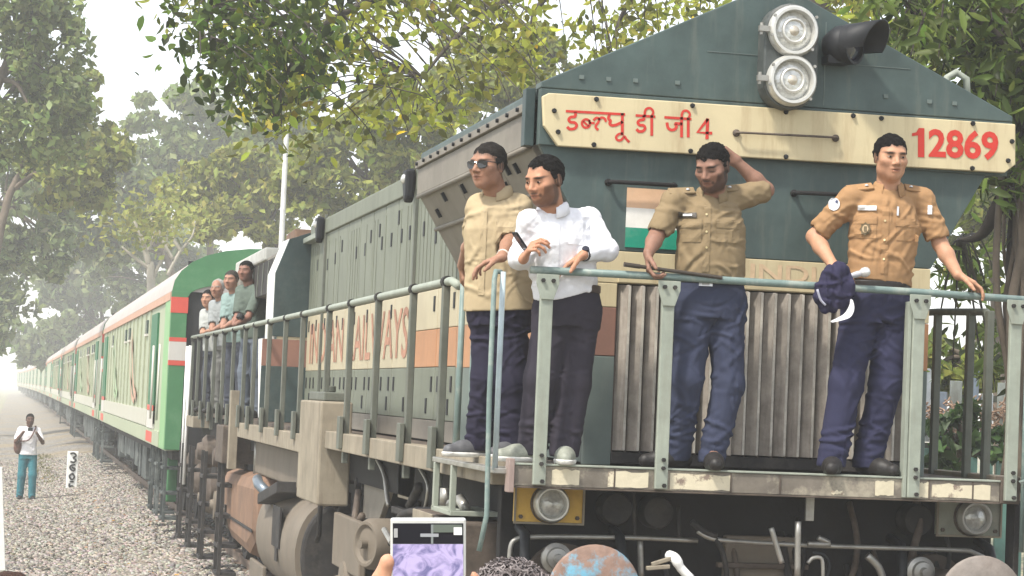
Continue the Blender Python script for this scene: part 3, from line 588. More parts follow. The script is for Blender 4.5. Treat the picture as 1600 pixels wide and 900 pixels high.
g = MB(); g.bx(-1.2, -1.15, 3.6, 4.2, 1.33, 1.58); part('hanger_bracket', g, m_sill, .005)
for L, r in (([(588,715),(600,740),(604,770),(607,790)],.016),([(655,730),(668,755),(667,780),(660,810)],.012),([(700,800),(640,800),(622,815),(612,850)],.028),([(640,790),(650,770),(655,760)],.03)):
    g = MB(); g.tube(smooth_line([onx(x, y, -1.22) for x, y in L], 4), r, 8); part('hanging_cable', g, m_steel if r < .017 else m_dark, 0, True)
# fuel tank with rounded lower edge and dished front end
tp = [(-1.0-.36*math.sin(a)**.8, .65+.45*math.cos(a)) for a in np.linspace(.02, math.pi-.02, 18)]
tp = tp+[(-x, z) for x, z in reversed(tp)]
g = MB(); g.prism(tp, 1, 8.15, 11.2); tk = part('fuel_tank', g, m_tank, .0, 'auto')
g = MB(); g.prism([(x*.97, (z-.65)*.96+.65) for x, z in tp], 1, 8.05, 8.145); obj('tank_end', g, m_dark, tk, bev=.03)
g = MB(); A = onx(440,800,-1.37); g.bx(-1.375, -1.355, 9.2, 9.75, .62, .98); g.bx(-1.372,-1.36,9.35,9.5,.5,.62); obj('sight_gauge', g, m_dark, tk, bev=.004)
g = MB(); g.obx((-1.30,9.9,1.07), (0,1,-.12), (1,0,0), (0,.12,1), .75, .12, .05); obj('tank_cover', g, m_dark, tk, bev=.01)
g = MB(); g.tube([(-1.36,10.4,1.05),(-1.42,10.6,1.12),(-1.40,10.9,1.15)], .05, 10); obj('filler_neck', g, mat('blue_grey_cap', (.16,.19,.22), .35, .4), tk, smooth=True)
g = MB(); g.prism([(11.6,1.16),(15.2,1.10),(15.0,.62),(14.2,.36),(12.2,.32),(11.6,.5)], 0, -1.34, -1.02); ar = part('air_reservoir', g, m_rust, .14)
g = MB(); g.bx(-1.352,-1.341,11.7,14.6,.60,.63); g.bx(-1.36,-1.341,14.45,14.6,.5,.72); obj('reservoir_strap', g, m_dark, ar, bev=.003)
g = MB(); g.bx(-1.30,-1.26,11.0,12.2,.0,.32); part('rail_guard', g, m_tank, .01)
for y, h in ((12.4,.45),(12.9,.4),(8.6,.4),(9.6,.42)):
    g = MB(); g.cyl((-1.2,y,1.1),(-1.2,y,1.1+h),.035,10); part('pipe', g, m_steel, 0, True)
g = MB(); g.bx(-1.25,-1.1,9.0,12.6,1.15,1.48); part('equipment_box', g, m_tank, .02)
# rear steps and couplings at the loco's far end
g = MB(); g.bx(-1.45,-1.36,13.4,13.55,1.15,1.98); part('cab_step_post', g, m_sill, .005)
g = MB(); g.bx(-1.5,-1.1,13.6,14.4,1.2,1.6); part('step_box', g, m_grime, .01)
for y in (14.2, 16.5, 18.4, 20.1):
    for z in (.0,.30,.62,.95):
        g = MB(); g.bx(-1.47,-1.25,y-.22,y+.22,z-.02,z+.02); part('step_tread', g, m_dark, .003)
    for dy in (-.22,.22):
        g = MB(); g.bx(-1.46,-1.42,y+dy-.02,y+dy+.02,-.02,1.25); part('step_stringer', g, m_dark, .003)
for y, z in ((14.9,.8),(17.2,.75),(19.0,.8),(20.2,.95),(18.,1.2),(15.7,1.2)):
    g = MB(); g.lathe((-1.25,y,z), (-1,0,0), [(.21,-.2),(.21,.05),(.16,.1),(.12,.1),(.1,.16),(0,.17)], 18); part('brake_cylinder', g, m_grime, 0, 'auto')
for y in (19.8,20.3): g = MB(); g.cyl((-1.42,y,.7),(-1.42,y,2.55),.022,8); part('handrail_pole', g, m_white, 0, True)
g = MB(); g.bx(-1.43,-1.2,18.6,19.9,1.48,1.62); part('number_plate', g, m_sill, .005)

# pipework, brackets and small boxes crowding the underframe on the visible side
r_ = np.random.default_rng(17)
mm = [m_dark, m_grime, m_dark, m_steel, m_grime, m_tank]
for k in range(46):
    y = r_.uniform(1.2, 7.8) if k % 3 else r_.uniform(11.3, 20); x = r_.uniform(-1.24, -1.0); z = r_.uniform(.5, 1.5); l = r_.uniform(.2, .9); kind = k % 4
    g = MB()
    if kind == 0: g.tube(smooth_line([(x,y,z),(x-.03,y+l*.3,z-.12),(x,y+l*.7,z-.1),(x+.05,y+l,z+.15)], 4), r_.uniform(.012,.03), 7); part('pipe', g, mm[k % 6], 0, True)
    elif kind == 1: g.tube([(x,y,min(z+l*.6,1.58)),(x,y,z-.1),(x,y+.12,z-.16)], r_.uniform(.012,.028), 7); part('pipe', g, mm[(k+1) % 6], 0, True)
    elif kind == 2: w = r_.uniform(.06,.22); g.bx(x-.05,x+.05,y,y+w,z-w*.6,z+w*.6); g.cyl((x-.05,y+w/2,z),(x-.09,y+w/2,z),w*.3,10); part('valve_box', g, mm[(k+2) % 6], .008)
    else: g.bar((x,y,z),(x,y+l,z+r_.uniform(-.25,.25)),.05,.03); part('brake_link', g, mm[(k+3) % 6], .004)
for k in range(12):
    x = r_.uniform(-.7,1.1); z = r_.uniform(1.0,1.5); g = MB(); g.tube(smooth_line([(x,.54,z+.2),(x+.02,.46,z),(x+r_.uniform(-.1,.1),.45,z-.2),(x+r_.uniform(-.2,.2),.5,z-.5)], 4), r_.uniform(.010,.022), 7); part('pipe', g, m_dark if k % 3 else m_grime, 0, True)
# ------------------------------------------------------------------ coaches
m_cgreen = mat('coach_green', (.065,.19,.085), .45, var=.1, vs=3, dirt=(.16,.26,.16), damt=.35, ds=3, bump=.03)
m_cdoor = mat('coach_door_green', (.02,.13,.055), .5, var=.1, vs=3, bump=.03)
m_cside = mat('coach_pale_green', (.33,.365,.25), .5, var=.07, vs=2, dirt=(.34,.34,.25), damt=.45, ds=1.8, streak=True, bump=.03)
m_cwhite = mat('coach_white', (.52,.50,.46), .5, var=.06, vs=3, dirt=(.45,.40,.33), damt=.4, ds=3, streak=True, bump=.03)
m_cred = mat('coach_red', (.55,.085,.06), .5, var=.1, vs=3, bump=.03)
m_csalmon = mat('coach_faded_red', (.46,.27,.19), .55, var=.1, vs=3, bump=.03)
m_croof = mat('coach_roof', (.40,.355,.33), .6, var=.1, vs=2, dirt=(.42,.36,.32), damt=.5, ds=2, bump=.05)
m_cglass = mat('dark_window_glass', (.03,.05,.045), .12, var=.1, bump=0, spec=.7)
m_under = mat('coach_underframe_grime', (.06,.07,.067), .7, var=.4, vs=3, dirt=(.28,.29,.27), damt=.6, ds=3, bump=.2)
CX = 1.62
def coach(y0, k):
    L = 24.3; y1 = y0+L
    lab = ['green ended guard coach coupled directly behind the locomotive', 'pale green coach second behind the locomotive, swoosh marks on its side', 'pale coach third behind the locomotive, half lost in haze', 'pale coach fourth behind the locomotive, faint in haze', 'very faint coach fifth behind the locomotive', 'barely visible coach sixth behind the locomotive', 'barely visible coach seventh behind the locomotive'][k] if k < 7 else 'coach near the far end of the train, dissolved in pale haze'
    t = thing('coach', lab, 'train coach', (0, y0, 0), 'passenger coaches behind the locomotive')
    def P(n, g, m, bev=0., smooth=False, parent=None): return obj(n, g, m, parent or t, bev=bev, smooth=smooth)
    arc = [(CX*math.cos(a)**.7 if math.cos(a) > 0 else 0, 3.32+.66*math.sin(a)) for a in np.linspace(0, math.pi/2, 8)]
    roof = arc+[(-x, z) for x, z in reversed(arc[:-1])]
    g = MB(); g.bx(-CX+.02, CX-.02, y0+.12, y1-.05, 1.1, 3.31); P('body', g, m_cside)
    g = MB(); g.prism(roof, 1, y0+.02, y1); P('roof', g, m_croof, .02, 'auto')
    # end wall: green frame round a dark gangway
    g = MB(); ins = [(x*.86, 3.25+(z-3.32)*.35) for x, z in roof]
    n = len(roof); Vv = [(x, y0, z) for x, z in roof]+[(x, y0, z) for x, z in ins]
    g.add(Vv, [(i, i+1, n+i+1, n+i) for i in range(n-1)])
    for s in (-1, 1): g.bx(min(s*CX, s*1.40), max(s*CX, s*1.40), y0-.001, y0+.1, 1.12, 3.32)
    P('end_frame', g, m_cgreen, .004)
    g = MB(); g.bx(-1.41, 1.41, y0+.06, y0+.11, 1.1, 3.75); P('end_wall', g, mat('coach_end_grey', (.022,.022,.024), .7), 0)
    for s in (-1, 1):
        for z0, z1, m in ((2.29,2.36,m_cred),(2.36,2.62,m_cwhite),(2.62,2.68,m_cred),(3.02,3.24,m_cred)):
            g = MB(); g.bx(min(s*(CX+.004), s*1.39), max(s*(CX+.004), s*1.39), y0-.006, y0+.11, z0, z1-.002); P('end_band', g, m, 0)
    g = MB(); g.bx(-.45,.45,y0-.25,y0+.1,1.15,3.1); P('gangway', g, m_black, .03)
    for s in (-1, 1):
        if s > 0 and k > 0: continue
        X = lambda a, b: (min(s*a, s*b), max(s*a, s*b))
        def strip(n, ya, yb, z0, z1, m, e=.006, parent=None): g = MB(); x0, x1 = X(CX-.02, CX+e); g.bx(x0, x1, ya, yb, z0, z1); return P(n, g, m, 0, False, parent)
        strip('side_panel', y0+.12, y0+1.2, 1.12, 3.2, m_cside if k else mat('coach_light_green', (.20,.38,.17), .5, var=.08, dirt=(.3,.42,.26), damt=.4, ds=3), .004)
        strip('side_band', y0+.12, y1-.05, 3.20, 3.31, m_csalmon, .012)
        strip('side_band', y0+.111, y0+3.2, 2.36, 2.62, m_cwhite, .0085) if k == 0 and False else None
        strip('side_skirt', y0+1.2, y1-.05, 1.12, 1.34, m_cside, .014)
        strip('side_band', y0+4.6, y1-2.2, 1.36, 1.62, mat('coach_off_white', (.45,.44,.37), .5, var=.06, dirt=(.4,.36,.28), damt=.4, ds=2, streak=True), .008)
        for ya in (y0+2.8, y1-2.6):
            d = strip('door', ya, ya+1.5, 1.42, 3.10, m_cdoor, .010)
            strip('door_sill', ya, ya+1.5, 1.62, 1.70, m_cred, .016, d); strip('door_plate', ya, ya+1.5, 1.35, 1.61, m_cwhite, .018, d); strip('door_foot', ya, ya+1.5, 1.14, 1.30, m_cred, .018, d)
        if k < 4:
            for j in ((0,4,5,9) if k == 0 else (0,1,3,4,6,8,9)):
                yy = y0+5.6+j*1.42
                w = strip('window', yy, yy+.42, 2.84, 3.06, m_cglass, .009)
                strip('window_frame', yy-.04, yy+.46, 2.80, 2.837, m_cwhite, .02, w)
            for j in range(14):
                yy = y0+4.8+j*1.32; strip('panel_joint', yy, yy+.03, 1.36, 3.19, mat('coach_joint', (.31,.33,.235), .6), .0075)
            # painted swooshes
            for j in range(2):
                ya = y0+8+j*7.2; sw = MB()
                to = lambda a, b: (s*(CX+.0115), ya+a, b)
                ribbon(sw, smooth_line([(0,1.8),(.8,1.95),(1.6,2.35),(2.3,2.95)], 4), .16, to); ribbon(sw, smooth_line([(.5,1.72),(1.5,1.85),(2.4,2.3),(2.9,2.85)], 4), .10, to)
                P('painted_swoosh', sw, m_csalmon if j != 1 else mat('coach_mid_green', (.3,.42,.24), .5), 0)
        for ya in (y0+1.25, y0+2.75, y1-1.0):
            g = MB(); g.cyl((s*(CX+.05), ya, 1.5), (s*(CX+.05), ya, 2.6), .018, 6); P('handrail', g, m_cwhite, 0, True) if k < 3 else None
    # running gear
    for yc in (y0+4.2, y1-4.2):
        g = MB()
        for s in (-1, 1): g.prism([(yc-1.7,.55),(yc-1.7,.75),(yc-.5,.85),(yc+.5,.85),(yc+1.7,.75),(yc+1.7,.55),(yc+.5,.38),(yc-.5,.38)], 0, s*1.15-.05, s*1.15+.05)
        b = P('bogie', g, m_under, .01)
        for dy in (-1.25, 1.25):
            for s in (-1, 1):
                if s > 0 and k > 0: continue
                w = MB(); w.lathe((s*.78, yc+dy, .455), (s,0,0), [(0,0),(.30,.0),(.40,.03),(.455,.03),(.455,.14),(.38,.14),(.1,.10),(.1,.3),(0,.3)], 20); obj('wheel', w, m_dark, b, smooth='auto')
                
                for dk in (-.3, .3): w = MB(); w.cyl((s*1.18, yc+dy+dk, .5), (s*1.18, yc+dy+dk, 1.0), .10, 10); obj('spring', w, m_under, b)
    rr2 = np.random.default_rng(40+k); g = MB(); y = y0+7
    while y < y1-7: w = rr2.uniform(.4, 1.6); h = rr2.uniform(.4, .75); g.bx(-1.45, -1.0, y, y+w, 1.05-h, 1.05); y += w+rr2.uniform(.15, .5)
    P('equipment_boxes', g, m_under, .01)
    g = MB(); g.bx(-1.5, 1.5, y0+.1, y1-.1, .98, 1.1); P('underframe', g, m_dark, 0)
    for ya in (y0+.4, y0+1.9, y0+3.3, y1-1.4):
        g = MB()
        for z in (.15,.5,.85): g.bx(-1.6,-1.3,ya,ya+.5,z-.02,z+.02)
        for dy in (0,.5): g.bx(-1.58,-1.54,ya+dy-.02,ya+dy+.02,.1,1.1)
        P('steps', g, m_under, .004) if k < 3 else None
    if k == 0:
        for z, m in ((.75,m_cgreen),):
            g = MB(); g.bx(-1.5,-1.35,y0+1.0,y0+1.6,.35,1.1); P('corner_box', g, m, .02)
        g = MB(); g.lathe((-1.0,y0-.55,1.1), (0,1,0), [(0,-.02),(.2,0),(.22,.04),(.08,.06),(.08,.3),(.14,.3),(.14,.65)], 20); P('buffer', g, m_grime, 0, 'auto')
    return t
for k in range(14):
    c_ = coach(21.0+k*25.0, k); yy = 21.0+k*25.0          # the far end of the train bends gently to the left
    if yy > 130: c_.location.x = -(yy-130)**2/34000; c_.rotation_euler.z = 2*(yy+12-130)/34000
# ------------------------------------------------------------------ figures: implicit surfaces meshed by surface nets
f32 = np.float32
def rcone(a, b, ra, rb=None, k=.02):
    a = np.array(a, float); b = np.array(b, float); rb = ra if rb is None else rb; ba = b-a; bb = max(ba@ba, 1e-9); rm = max(ra, rb)
    def fn(x, y, z):
        px, py, pz = x-a[0], y-a[1], z-a[2]; h = np.clip((px*ba[0]+py*ba[1]+pz*ba[2])/bb, 0, 1)
        return np.sqrt((px-h*ba[0])**2+(py-h*ba[1])**2+(pz-h*ba[2])**2)-(ra+(rb-ra)*h)
    return (fn, np.minimum(a, b)-rm, np.maximum(a, b)+rm, k, 1)
def ell(c, rad, M=None, k=.02, sign=1):
    c = np.array(c, float); rad = np.array(rad, float); M = np.eye(3) if M is None else np.array(M, float); e = np.sqrt(((M*rad[:, None])**2).sum(0))
    def fn(x, y, z):
        px, py, pz = x-c[0], y-c[1], z-c[2]; q = [(M[i][0]*px+M[i][1]*py+M[i][2]*pz) for i in range(3)]
        k0 = np.sqrt(sum((q[i]/rad[i])**2 for i in range(3)))+1e-6; k1 = np.sqrt(sum((q[i]/rad[i]**2)**2 for i in range(3)))+1e-6
        return k0*(k0-1)/k1
    return (fn, c-e, c+e, k, sign)
def loft(secs, right, fwd, k=.03, ex=2.4, sign=1, pad=0.):
    """secs: (centre, half width, half depth) from bottom to top"""
    C = np.array([s[0] for s in secs], float); Wd = np.array([s[1] for s in secs])+pad; Dp = np.array([s[2] for s in secs])+pad
    ax = C[-1]-C[0]; L = np.linalg.norm(ax); ax = ax/L; right = np.array(right, float); right = right-ax*(right@ax); right /= np.linalg.norm(right); fw = np.cross(ax, right)
    T = (C-C[0])@ax; o = np.argsort(T); T, C2, Wd, Dp = T[o], C[o], Wd[o], Dp[o]; m = max(Wd.max(), Dp.max())
    def fn(x, y, z):
        t = (x-C[0][0])*ax[0]+(y-C[0][1])*ax[1]+(z-C[0][2])*ax[2]; c = [np.interp(t, T, C2[:, i]) for i in range(3)]; w = np.interp(t, T, Wd); d = np.interp(t, T, Dp)
        px, py, pz = x-c[0], y-c[1], z-c[2]; u = np.abs(px*right[0]+py*right[1]+pz*right[2])/w; v = np.abs(px*fw[0]+py*fw[1]+pz*fw[2])/d
        rr = (u**ex+v**ex)**(1/ex); return np.maximum((rr-1)*np.minimum(w, d), np.maximum(t-T[-1], T[0]-t))
    return (fn, C.min(0)-m, C.max(0)+m, k, sign)
def sdf_grid(ops, step, post=None, zs=None, pad=.03):
    lo = np.min([o[1] for o in ops if o[4] > 0], 0)-pad; hi = np.max([o[2] for o in ops if o[4] > 0], 0)+pad
    X = np.arange(lo[0], hi[0], step, f32); Y = np.arange(lo[1], hi[1], step, f32); Z = zs if zs is not None else np.arange(lo[2], hi[2], step, f32)
    Fd = np.full((len(X), len(Y), len(Z)), .2, f32)
    for fn, l, h, k, sg in ops:
        m = k+2.5*step; s = []
        for A, i in ((X, 0), (Y, 1), (Z, 2)): s.append(slice(max(np.searchsorted(A, l[i]-m)-1, 0), min(np.searchsorted(A, h[i]+m)+1, len(A))))
        sl_ = tuple(s); x, y, z = X[s[0], None, None], Y[None, s[1], None], Z[None, None, s[2]]
        if min(x.size, y.size, z.size) == 0: continue
        d = fn(x, y, z).astype(f32); A = Fd[sl_]
        if sg > 0: hh = np.maximum(k-np.abs(A-d), 0)/k; Fd[sl_] = np.minimum(A, d)-hh*hh*k*.25
        else: d = -d; hh = np.maximum(k-np.abs(A-d), 0)/k; Fd[sl_] = np.maximum(A, d)+hh*hh*k*.25
    if post is not None: Fd = post(Fd, X[:, None, None], Y[None, :, None], Z[None, None, :]).astype(f32)
    return Fd, X, Y, Z
def surface_nets(Fd, X, Y, Z):
    S = Fd < 0; nx, ny, nz = S.shape; cnt = np.zeros((nx-1, ny-1, nz-1), np.int8)
    cor = [(i, j, k) for i in (0, 1) for j in (0, 1) for k in (0, 1)]
    for i, j, k in cor: cnt += S[i:nx-1+i, j:ny-1+j, k:nz-1+k]
    act = np.argwhere((cnt > 0) & (cnt < 8)); idx = np.full(cnt.shape, -1, np.int32); idx[act[:, 0], act[:, 1], act[:, 2]] = np.arange(len(act))
    I, J, K = act.T; vals = [Fd[I+i, J+j, K+k] for i, j, k in cor]; pos = [np.stack([X[I+i], Y[J+j], Z[K+k]], 1) for i, j, k in cor]
    acc = np.zeros((len(act), 3)); n = np.zeros(len(act))
    for a in range(8):
        for b in range(a+1, 8):
            if sum(abs(p-q) for p, q in zip(cor[a], cor[b])) != 1: continue
            m = (vals[a] < 0) != (vals[b] < 0); t = np.where(m, vals[a]/np.where(m, vals[a]-vals[b], 1), 0)[:, None]
            acc += np.where(m[:, None], pos[a]+t*(pos[b]-pos[a]), 0); n += m
    V = acc/n[:, None]; Q = []
    for ax in range(3):
        A = [slice(None)]*3; B = [slice(None)]*3; A[ax] = slice(0, -1); B[ax] = slice(1, None)
        ch = S[tuple(A)] != S[tuple(B)]; o = [i for i in range(3) if i != ax]
        g_ = np.argwhere(ch); ok = np.all([(g_[:, i] >= 1) & (g_[:, i] < S.shape[i]-1) for i in o], 0); g_ = g_[ok]
        if len(g_) == 0: continue
        ins = S[g_[:, 0], g_[:, 1], g_[:, 2]]; c = []
        for d1, d2 in ((1,1),(0,1),(0,0),(1,0)):
            q = g_.copy(); q[:, o[0]] -= d1; q[:, o[1]] -= d2; c.append(idx[q[:, 0], q[:, 1], q[:, 2]])
        c = np.stack(c, 1); fl = ins if ax != 1 else ~ins; c[~fl] = c[~fl][:, ::-1]; Q.append(c)
    return V, np.concatenate(Q)
def sdf_obj(name, ops, step, m, parent=None, base=None, post=None, zs=None, colf=None):
    Fd, X, Y, Z = sdf_grid(ops, step, post, zs); V, Q = surface_nets(Fd, X, Y, Z)
    b = BASE[parent] if parent is not None else np.array(base, float)
    me = bpy.data.meshes.new(name); fill_mesh(me, V-b, Q, True)
    if colf is not None:
        ca = me.color_attributes.new('col', 'FLOAT_COLOR', 'POINT'); c = np.ones((len(V), 4), f32); c[:, :3] = colf(V); ca.data.foreach_set('color', c.ravel())
    o = link(name, me, m, parent, base); return o, V, Q
def folds(seed, c, ext, n, amp, freq=None, dirs=None):
    """creases: short curved ridges with a valley on either side, laid around c; dirs give the direction each crease runs along"""
    r_ = np.random.default_rng(seed); L = []
    for i in range(int(n*1.6)):
        p = np.array(c)+r_.uniform(-1, 1, 3)*np.array(ext)
        t = r_.normal(size=3) if dirs is None else np.array(dirs[i % len(dirs)], float)+r_.normal(0, .28, 3)
        t = t/np.linalg.norm(t); L.append((p, t, r_.uniform(.035, .10), r_.uniform(.008, .017), r_.uniform(-5, 5), amp*r_.uniform(.5, 1.3)*(1 if r_.random() < .75 else -1)))
    def post(Fd, x, y, z):
        m = np.abs(Fd) < .025
        px = np.broadcast_to(x, Fd.shape)[m]; py = np.broadcast_to(y, Fd.shape)[m]; pz = np.broadcast_to(z, Fd.shape)[m]; d = np.zeros(len(px), f32)
        # normal of the cloth from the field, to measure across the crease within the surface
        for p, t, ln, w, bend, a in L:
            qx, qy, qz = px-p[0], py-p[1], pz-p[2]; al = qx*t[0]+qy*t[1]+qz*t[2]
            near = (np.abs(al) < 2.2*ln) & (qx*qx+qy*qy+qz*qz < (2.4*ln)**2)
            if not near.any(): continue
            cx = np.array((t[2], 0, -t[0])); nn_ = np.linalg.norm(cx); cx = cx/nn_ if nn_ > .2 else np.array((1.,0,0))
            ac = (qx*cx[0]+qy*cx[1]+qz*cx[2])[near]; l = al[near]; ac = ac+bend*l*l; u = (ac/w)**2
            d[near] -= a*np.exp(-(l/ln)**2)*(1-u)*np.exp(-u*.6)
        Fd[m] += np.clip(d, -.010, .006); return Fd
    return post
def unit(v): v = np.array(v, float); return v/np.linalg.norm(v)
def hand_ops(w, d, n, t, curl=(.25,.35,.3), spread=.06, sc=1., thumb=(.6,.75,.25)):
    d = unit(d); n = unit(np.array(n)-d*(np.array(n)@d)); t = unit(np.array(t)-d*(np.array(t)@d)-n*(np.array(t)@n)); w = np.array(w, float); o = []
    ln = ((.043,.026,.021),(.048,.030,.023),(.044,.028,.022),(.034,.021,.019))
    for i in range(4):
        b = w+t*(.017-i*.0115)*sc; kn = w+d*(.088-.004*abs(i-1))*sc+t*(.031-i*.0205)*sc
        o.append(rcone(b, kn, .0145*sc, .0118*sc, .016)); th = 0; p = kn; sp = (1.5-i)*spread; dd = unit(d+t*sp); r_ = .0096*sc*(.9 if i == 3 else 1)
        for j, l in enumerate(ln[i]):
            th += curl[j]*(1+.12*(i-1)); q = p+(dd*math.cos(th)+n*math.sin(th))*l*sc; o.append(rcone(p, q, r_, r_*.91, .004)); p = q; r_ *= .91
    p = w+d*.022*sc+t*.02*sc
    for v, l, ra, rb in ((thumb,.045,.0145,.012),((thumb[0]+.2,thumb[1]-.3,thumb[2]+.15),.033,.0118,.0105),((thumb[0]+.3,thumb[1]-.45,thumb[2]+.2),.026,.0104,.0085)):
        q = p+unit(d*v[0]+t*v[1]+n*v[2])*l*sc; o.append(rcone(p, q, ra*sc, rb*sc, .008)); p = q
    return o
HAIRM = lambda c: mat('hair_%d' % int(c[0]*1000), c, .75, var=.5, vs=70, bump=.9, bs=190, spec=.06)
m_skin = mat('skin', (1,1,1), .56, var=.12, vs=24, attr='col', bump=.12, bs=150, sss=.10, spec=.3)
def cloth(name, c, bump=.12, var=.07): return mat(name, c, .88, var=var, vs=14, bump=bump, bs=220, spec=.1, crease=.22)
m_eye = mat('eye_white', (.36,.32,.29), .25, var=0, bump=0); m_iris = mat('iris_dark', (.02,.012,.01), .15, var=0, bump=0)
def head_frame(look, tilt=0.):
    f = unit(look); r_ = unit(np.cross(f, (0,0,1))); u = np.cross(r_, f)
    return np.array([r_*math.cos(tilt)+u*math.sin(tilt), f, -r_*math.sin(tilt)+u*math.cos(tilt)])
def head_ops(c, M, s, wide=1.):
    P = lambda x, y, z: np.array(c)+s*(x*wide*M[0]+y*M[1]+z*M[2])
    E = lambda p, r_, k=.02, sg=1: ell(P(*p), np.array(r_)*s*np.array([wide,1,1]), M, k, sg)
    o = [E((0,-.06,.13),(.335,.42,.365),.02), E((0,.10,-.15),(.27,.285,.34),.03), E((0,.235,-.385),(.125,.115,.10),.03)]
    o += [E((sx*.185,.05,-.27),(.10,.16,.12),.03) for sx in (-1,1)]+[E((sx*.19,.235,-.065),(.11,.10,.085),.03) for sx in (-1,1)]
    o += [rcone(P(-.17,.325,.125), P(.17,.325,.125), .045*s, .045*s, .02)]
    o += [E((sx*.148,.415,.045),(.095,.085,.052),.016,-1) for sx in (-1,1)]
    o += [E((sx*.145,.285,.035),(.078,.075,.055),.008) for sx in (-1,1)]
    o += [rcone(P(0,.36,.075), P(0,.455,-.085), .032*s, .052*s, .014)]+[E((sx*.052,.405,-.115),(.042,.05,.036),.008) for sx in (-1,1)]
    o += [E((0,.355,-.222),(.115,.05,.026),.010), E((0,.345,-.268),(.095,.05,.032),.010), E((0,.40,-.245),(.10,.03,.006),.006,-1)]
    o += [E((sx*.335,-.07,-.01),(.036,.082,.14),.010) for sx in (-1,1)]+[E((sx*.37,-.05,.01),(.016,.045,.08),.008,-1) for sx in (-1,1)]
    return o, P
def make_person(label, J, look, torso_f, skin, shirt, trousers, hair, step=.005, cstep=None, headh=.225, sleeve='short', group=None, base=None, beard=0., mous=0., sunglass=False,
                shoes=(.02,.018,.017), sole=None, hem=None, handspec=None, ground=None, bald=0., wd=(.160,.150,.168), dp=(.108,.106,.118), seed=1, belt=(.02,.016,.014), fold=1., tilt=0., hairlen=0., recede=.0, lids=False, tuck=True, hairline=.30, legr=(.098,.082,.072), pockets=True):
    cstep = cstep or step*1.25; A = {k: np.array(v, float) for k, v in J.items()}
    fw = unit(torso_f); ground = min(A['anka'][2], A['ankb'][2])-.085 if ground is None else ground; base = np.array(base if base is not None else ((A['anka']+A['ankb'])/2)*np.array([1,1,0])+np.array([0,0,ground]), float)
    rt = unit(np.cross(fw, (0,0,1))); sh_ax = unit(A['sha']-A['shb']);
    if sh_ax@rt < 0: sh_ax = -sh_ax
    hip = (A['hipa']+A['hipb'])/2; nb = A['neck']; M = head_frame(look, tilt); hc = A['head']
    # --- skin body
    hops, HP = head_ops(hc, M, headh)
    W = hip+(nb-hip)*.22; Ch = hip+(nb-hip)*.70
    body = [loft([(hip-(0,0,.05), wd[2]-.03, dp[2]-.03), (W, wd[1]-.02, dp[1]-.02), (Ch, wd[0]-.03, dp[0]-.03), (nb-(0,0,.04), .07, .05)], sh_ax, fw, .03)]
    body += [rcone(nb-(0,0,.02), hc-M[1]*.02-M[2]*headh*.2, .062, .056, .03)]
    for s in 'ab':
        sh, el, wr = A['sh'+s], A['el'+s], A['wr'+s]; q_ = .78 if sleeve == 'long' else 1
        body += [rcone(nb-(0,0,.04), sh, .034, .036, .03), rcone(sh, el, .040*q_, .037*q_, .02), rcone(el, el+(wr-el)*.35, .038*q_, .038*q_, .02), rcone(el+(wr-el)*.35, wr, .038*q_, .0255, .02)]
        hs = (handspec or {}).get(s)
        if hs: body += hand_ops(wr, **hs)
        hp, kn, an = A['hip'+s], A['kn'+s], A['ank'+s]
        body += [rcone(hp, kn, .075, .052, .03), rcone(kn, an, .05, .036, .02), rcone(an, an+unit(A['toe'+s]*np.array([1,1,0]))*.12-(0,0,.05), .034, .026, .02)]
    allops = body+hops
    z0 = min(o[1][2] for o in allops)-.03; z1 = max(o[2][2] for o in allops)+.03
    zh = hc[2]-headh*.62; zl = hip[2]+.02; hz = [A['wr'+s][2]-.16 for s in 'ab' if (handspec or {}).get(s)]; zl = min([zl]+hz)
    zs = np.concatenate([np.arange(z0, zl, step*2.6), np.arange(zl, zh, step*1.1), np.arange(zh, z1, step*.85)]).astype(f32)
    skin = np.array(skin)*.86
    def cutf(qx, qy):
        return (np.interp(qy, [-.45,-.2,-.04,.05,.12,.2,.36,.6], [-.30,-.24,-.10,-.06,.14,.25,hairline,hairline+.03])+bald*np.exp(-(qx/.25)**2)*np.clip((qy+.3)/.5, 0, 1)
                +recede*np.exp(-((np.abs(qx)-.19)/.09)**2)*np.clip((qy-.1)/.15, 0, 1)+.022*np.sin(qx*23+seed)*np.cos(qx*9))
    def colf(V):
        q = (V-hc)@M.T/headh; x, y, z = q.T; c = np.tile(skin, (len(V), 1)); inhead = (np.abs(x) < .5) & (z > -.62) & (z < .6) & (y > -.6)
        def mixc(mk, col, a): mk = np.clip(mk, 0, 1)[:, None]*a*inhead[:, None]; c[:] = c*(1-mk)+np.array(col)*mk
        g = lambda x0, y0, sx, sy: np.exp(-(((np.abs(x)-x0)/sx)**2+((z-y0)/sy)**2)**2)
        mixc(g(0,-.245,.11,.045)*(y > .2), skin*np.array([.62,.38,.36]), .85)
        mixc(g(.155,.128,.115,.030)*(y > .12), hair, .95)
        mixc(g(.15,.045,.085,.034)*(y > .1), skin*.42, .65)  # eye socket shading painted into the skin colour
        zb_ = np.interp(np.abs(x), [0,.12,.19,.27], [-.315,-.275,-.20,-.03]); hm = np.clip((zb_-z)/.05, 0, 1)*np.clip((z+.56)/.08, 0, 1)*np.clip((y+.10)/.08, 0, 1); lipg = g(0,-.245,.115,.05)*(y > .2)
        mixc(np.clip((z-cutf(x, y)+.05)/.07, 0, 1)*(np.sin(x*120+y*60)*.25+.75)*(bald < .9), hair, .9)
        if lids: mixc(g(.148,.018,.075,.013)*(y > .1), np.array(hair)*1.5, .95)
        if beard: mixc(hm*(1-.9*lipg), hair, beard)
        if mous: mixc(np.maximum(g(0,-.185,.12,.024), g(.135,-.235,.028,.05))*(y > .15), hair, mous)
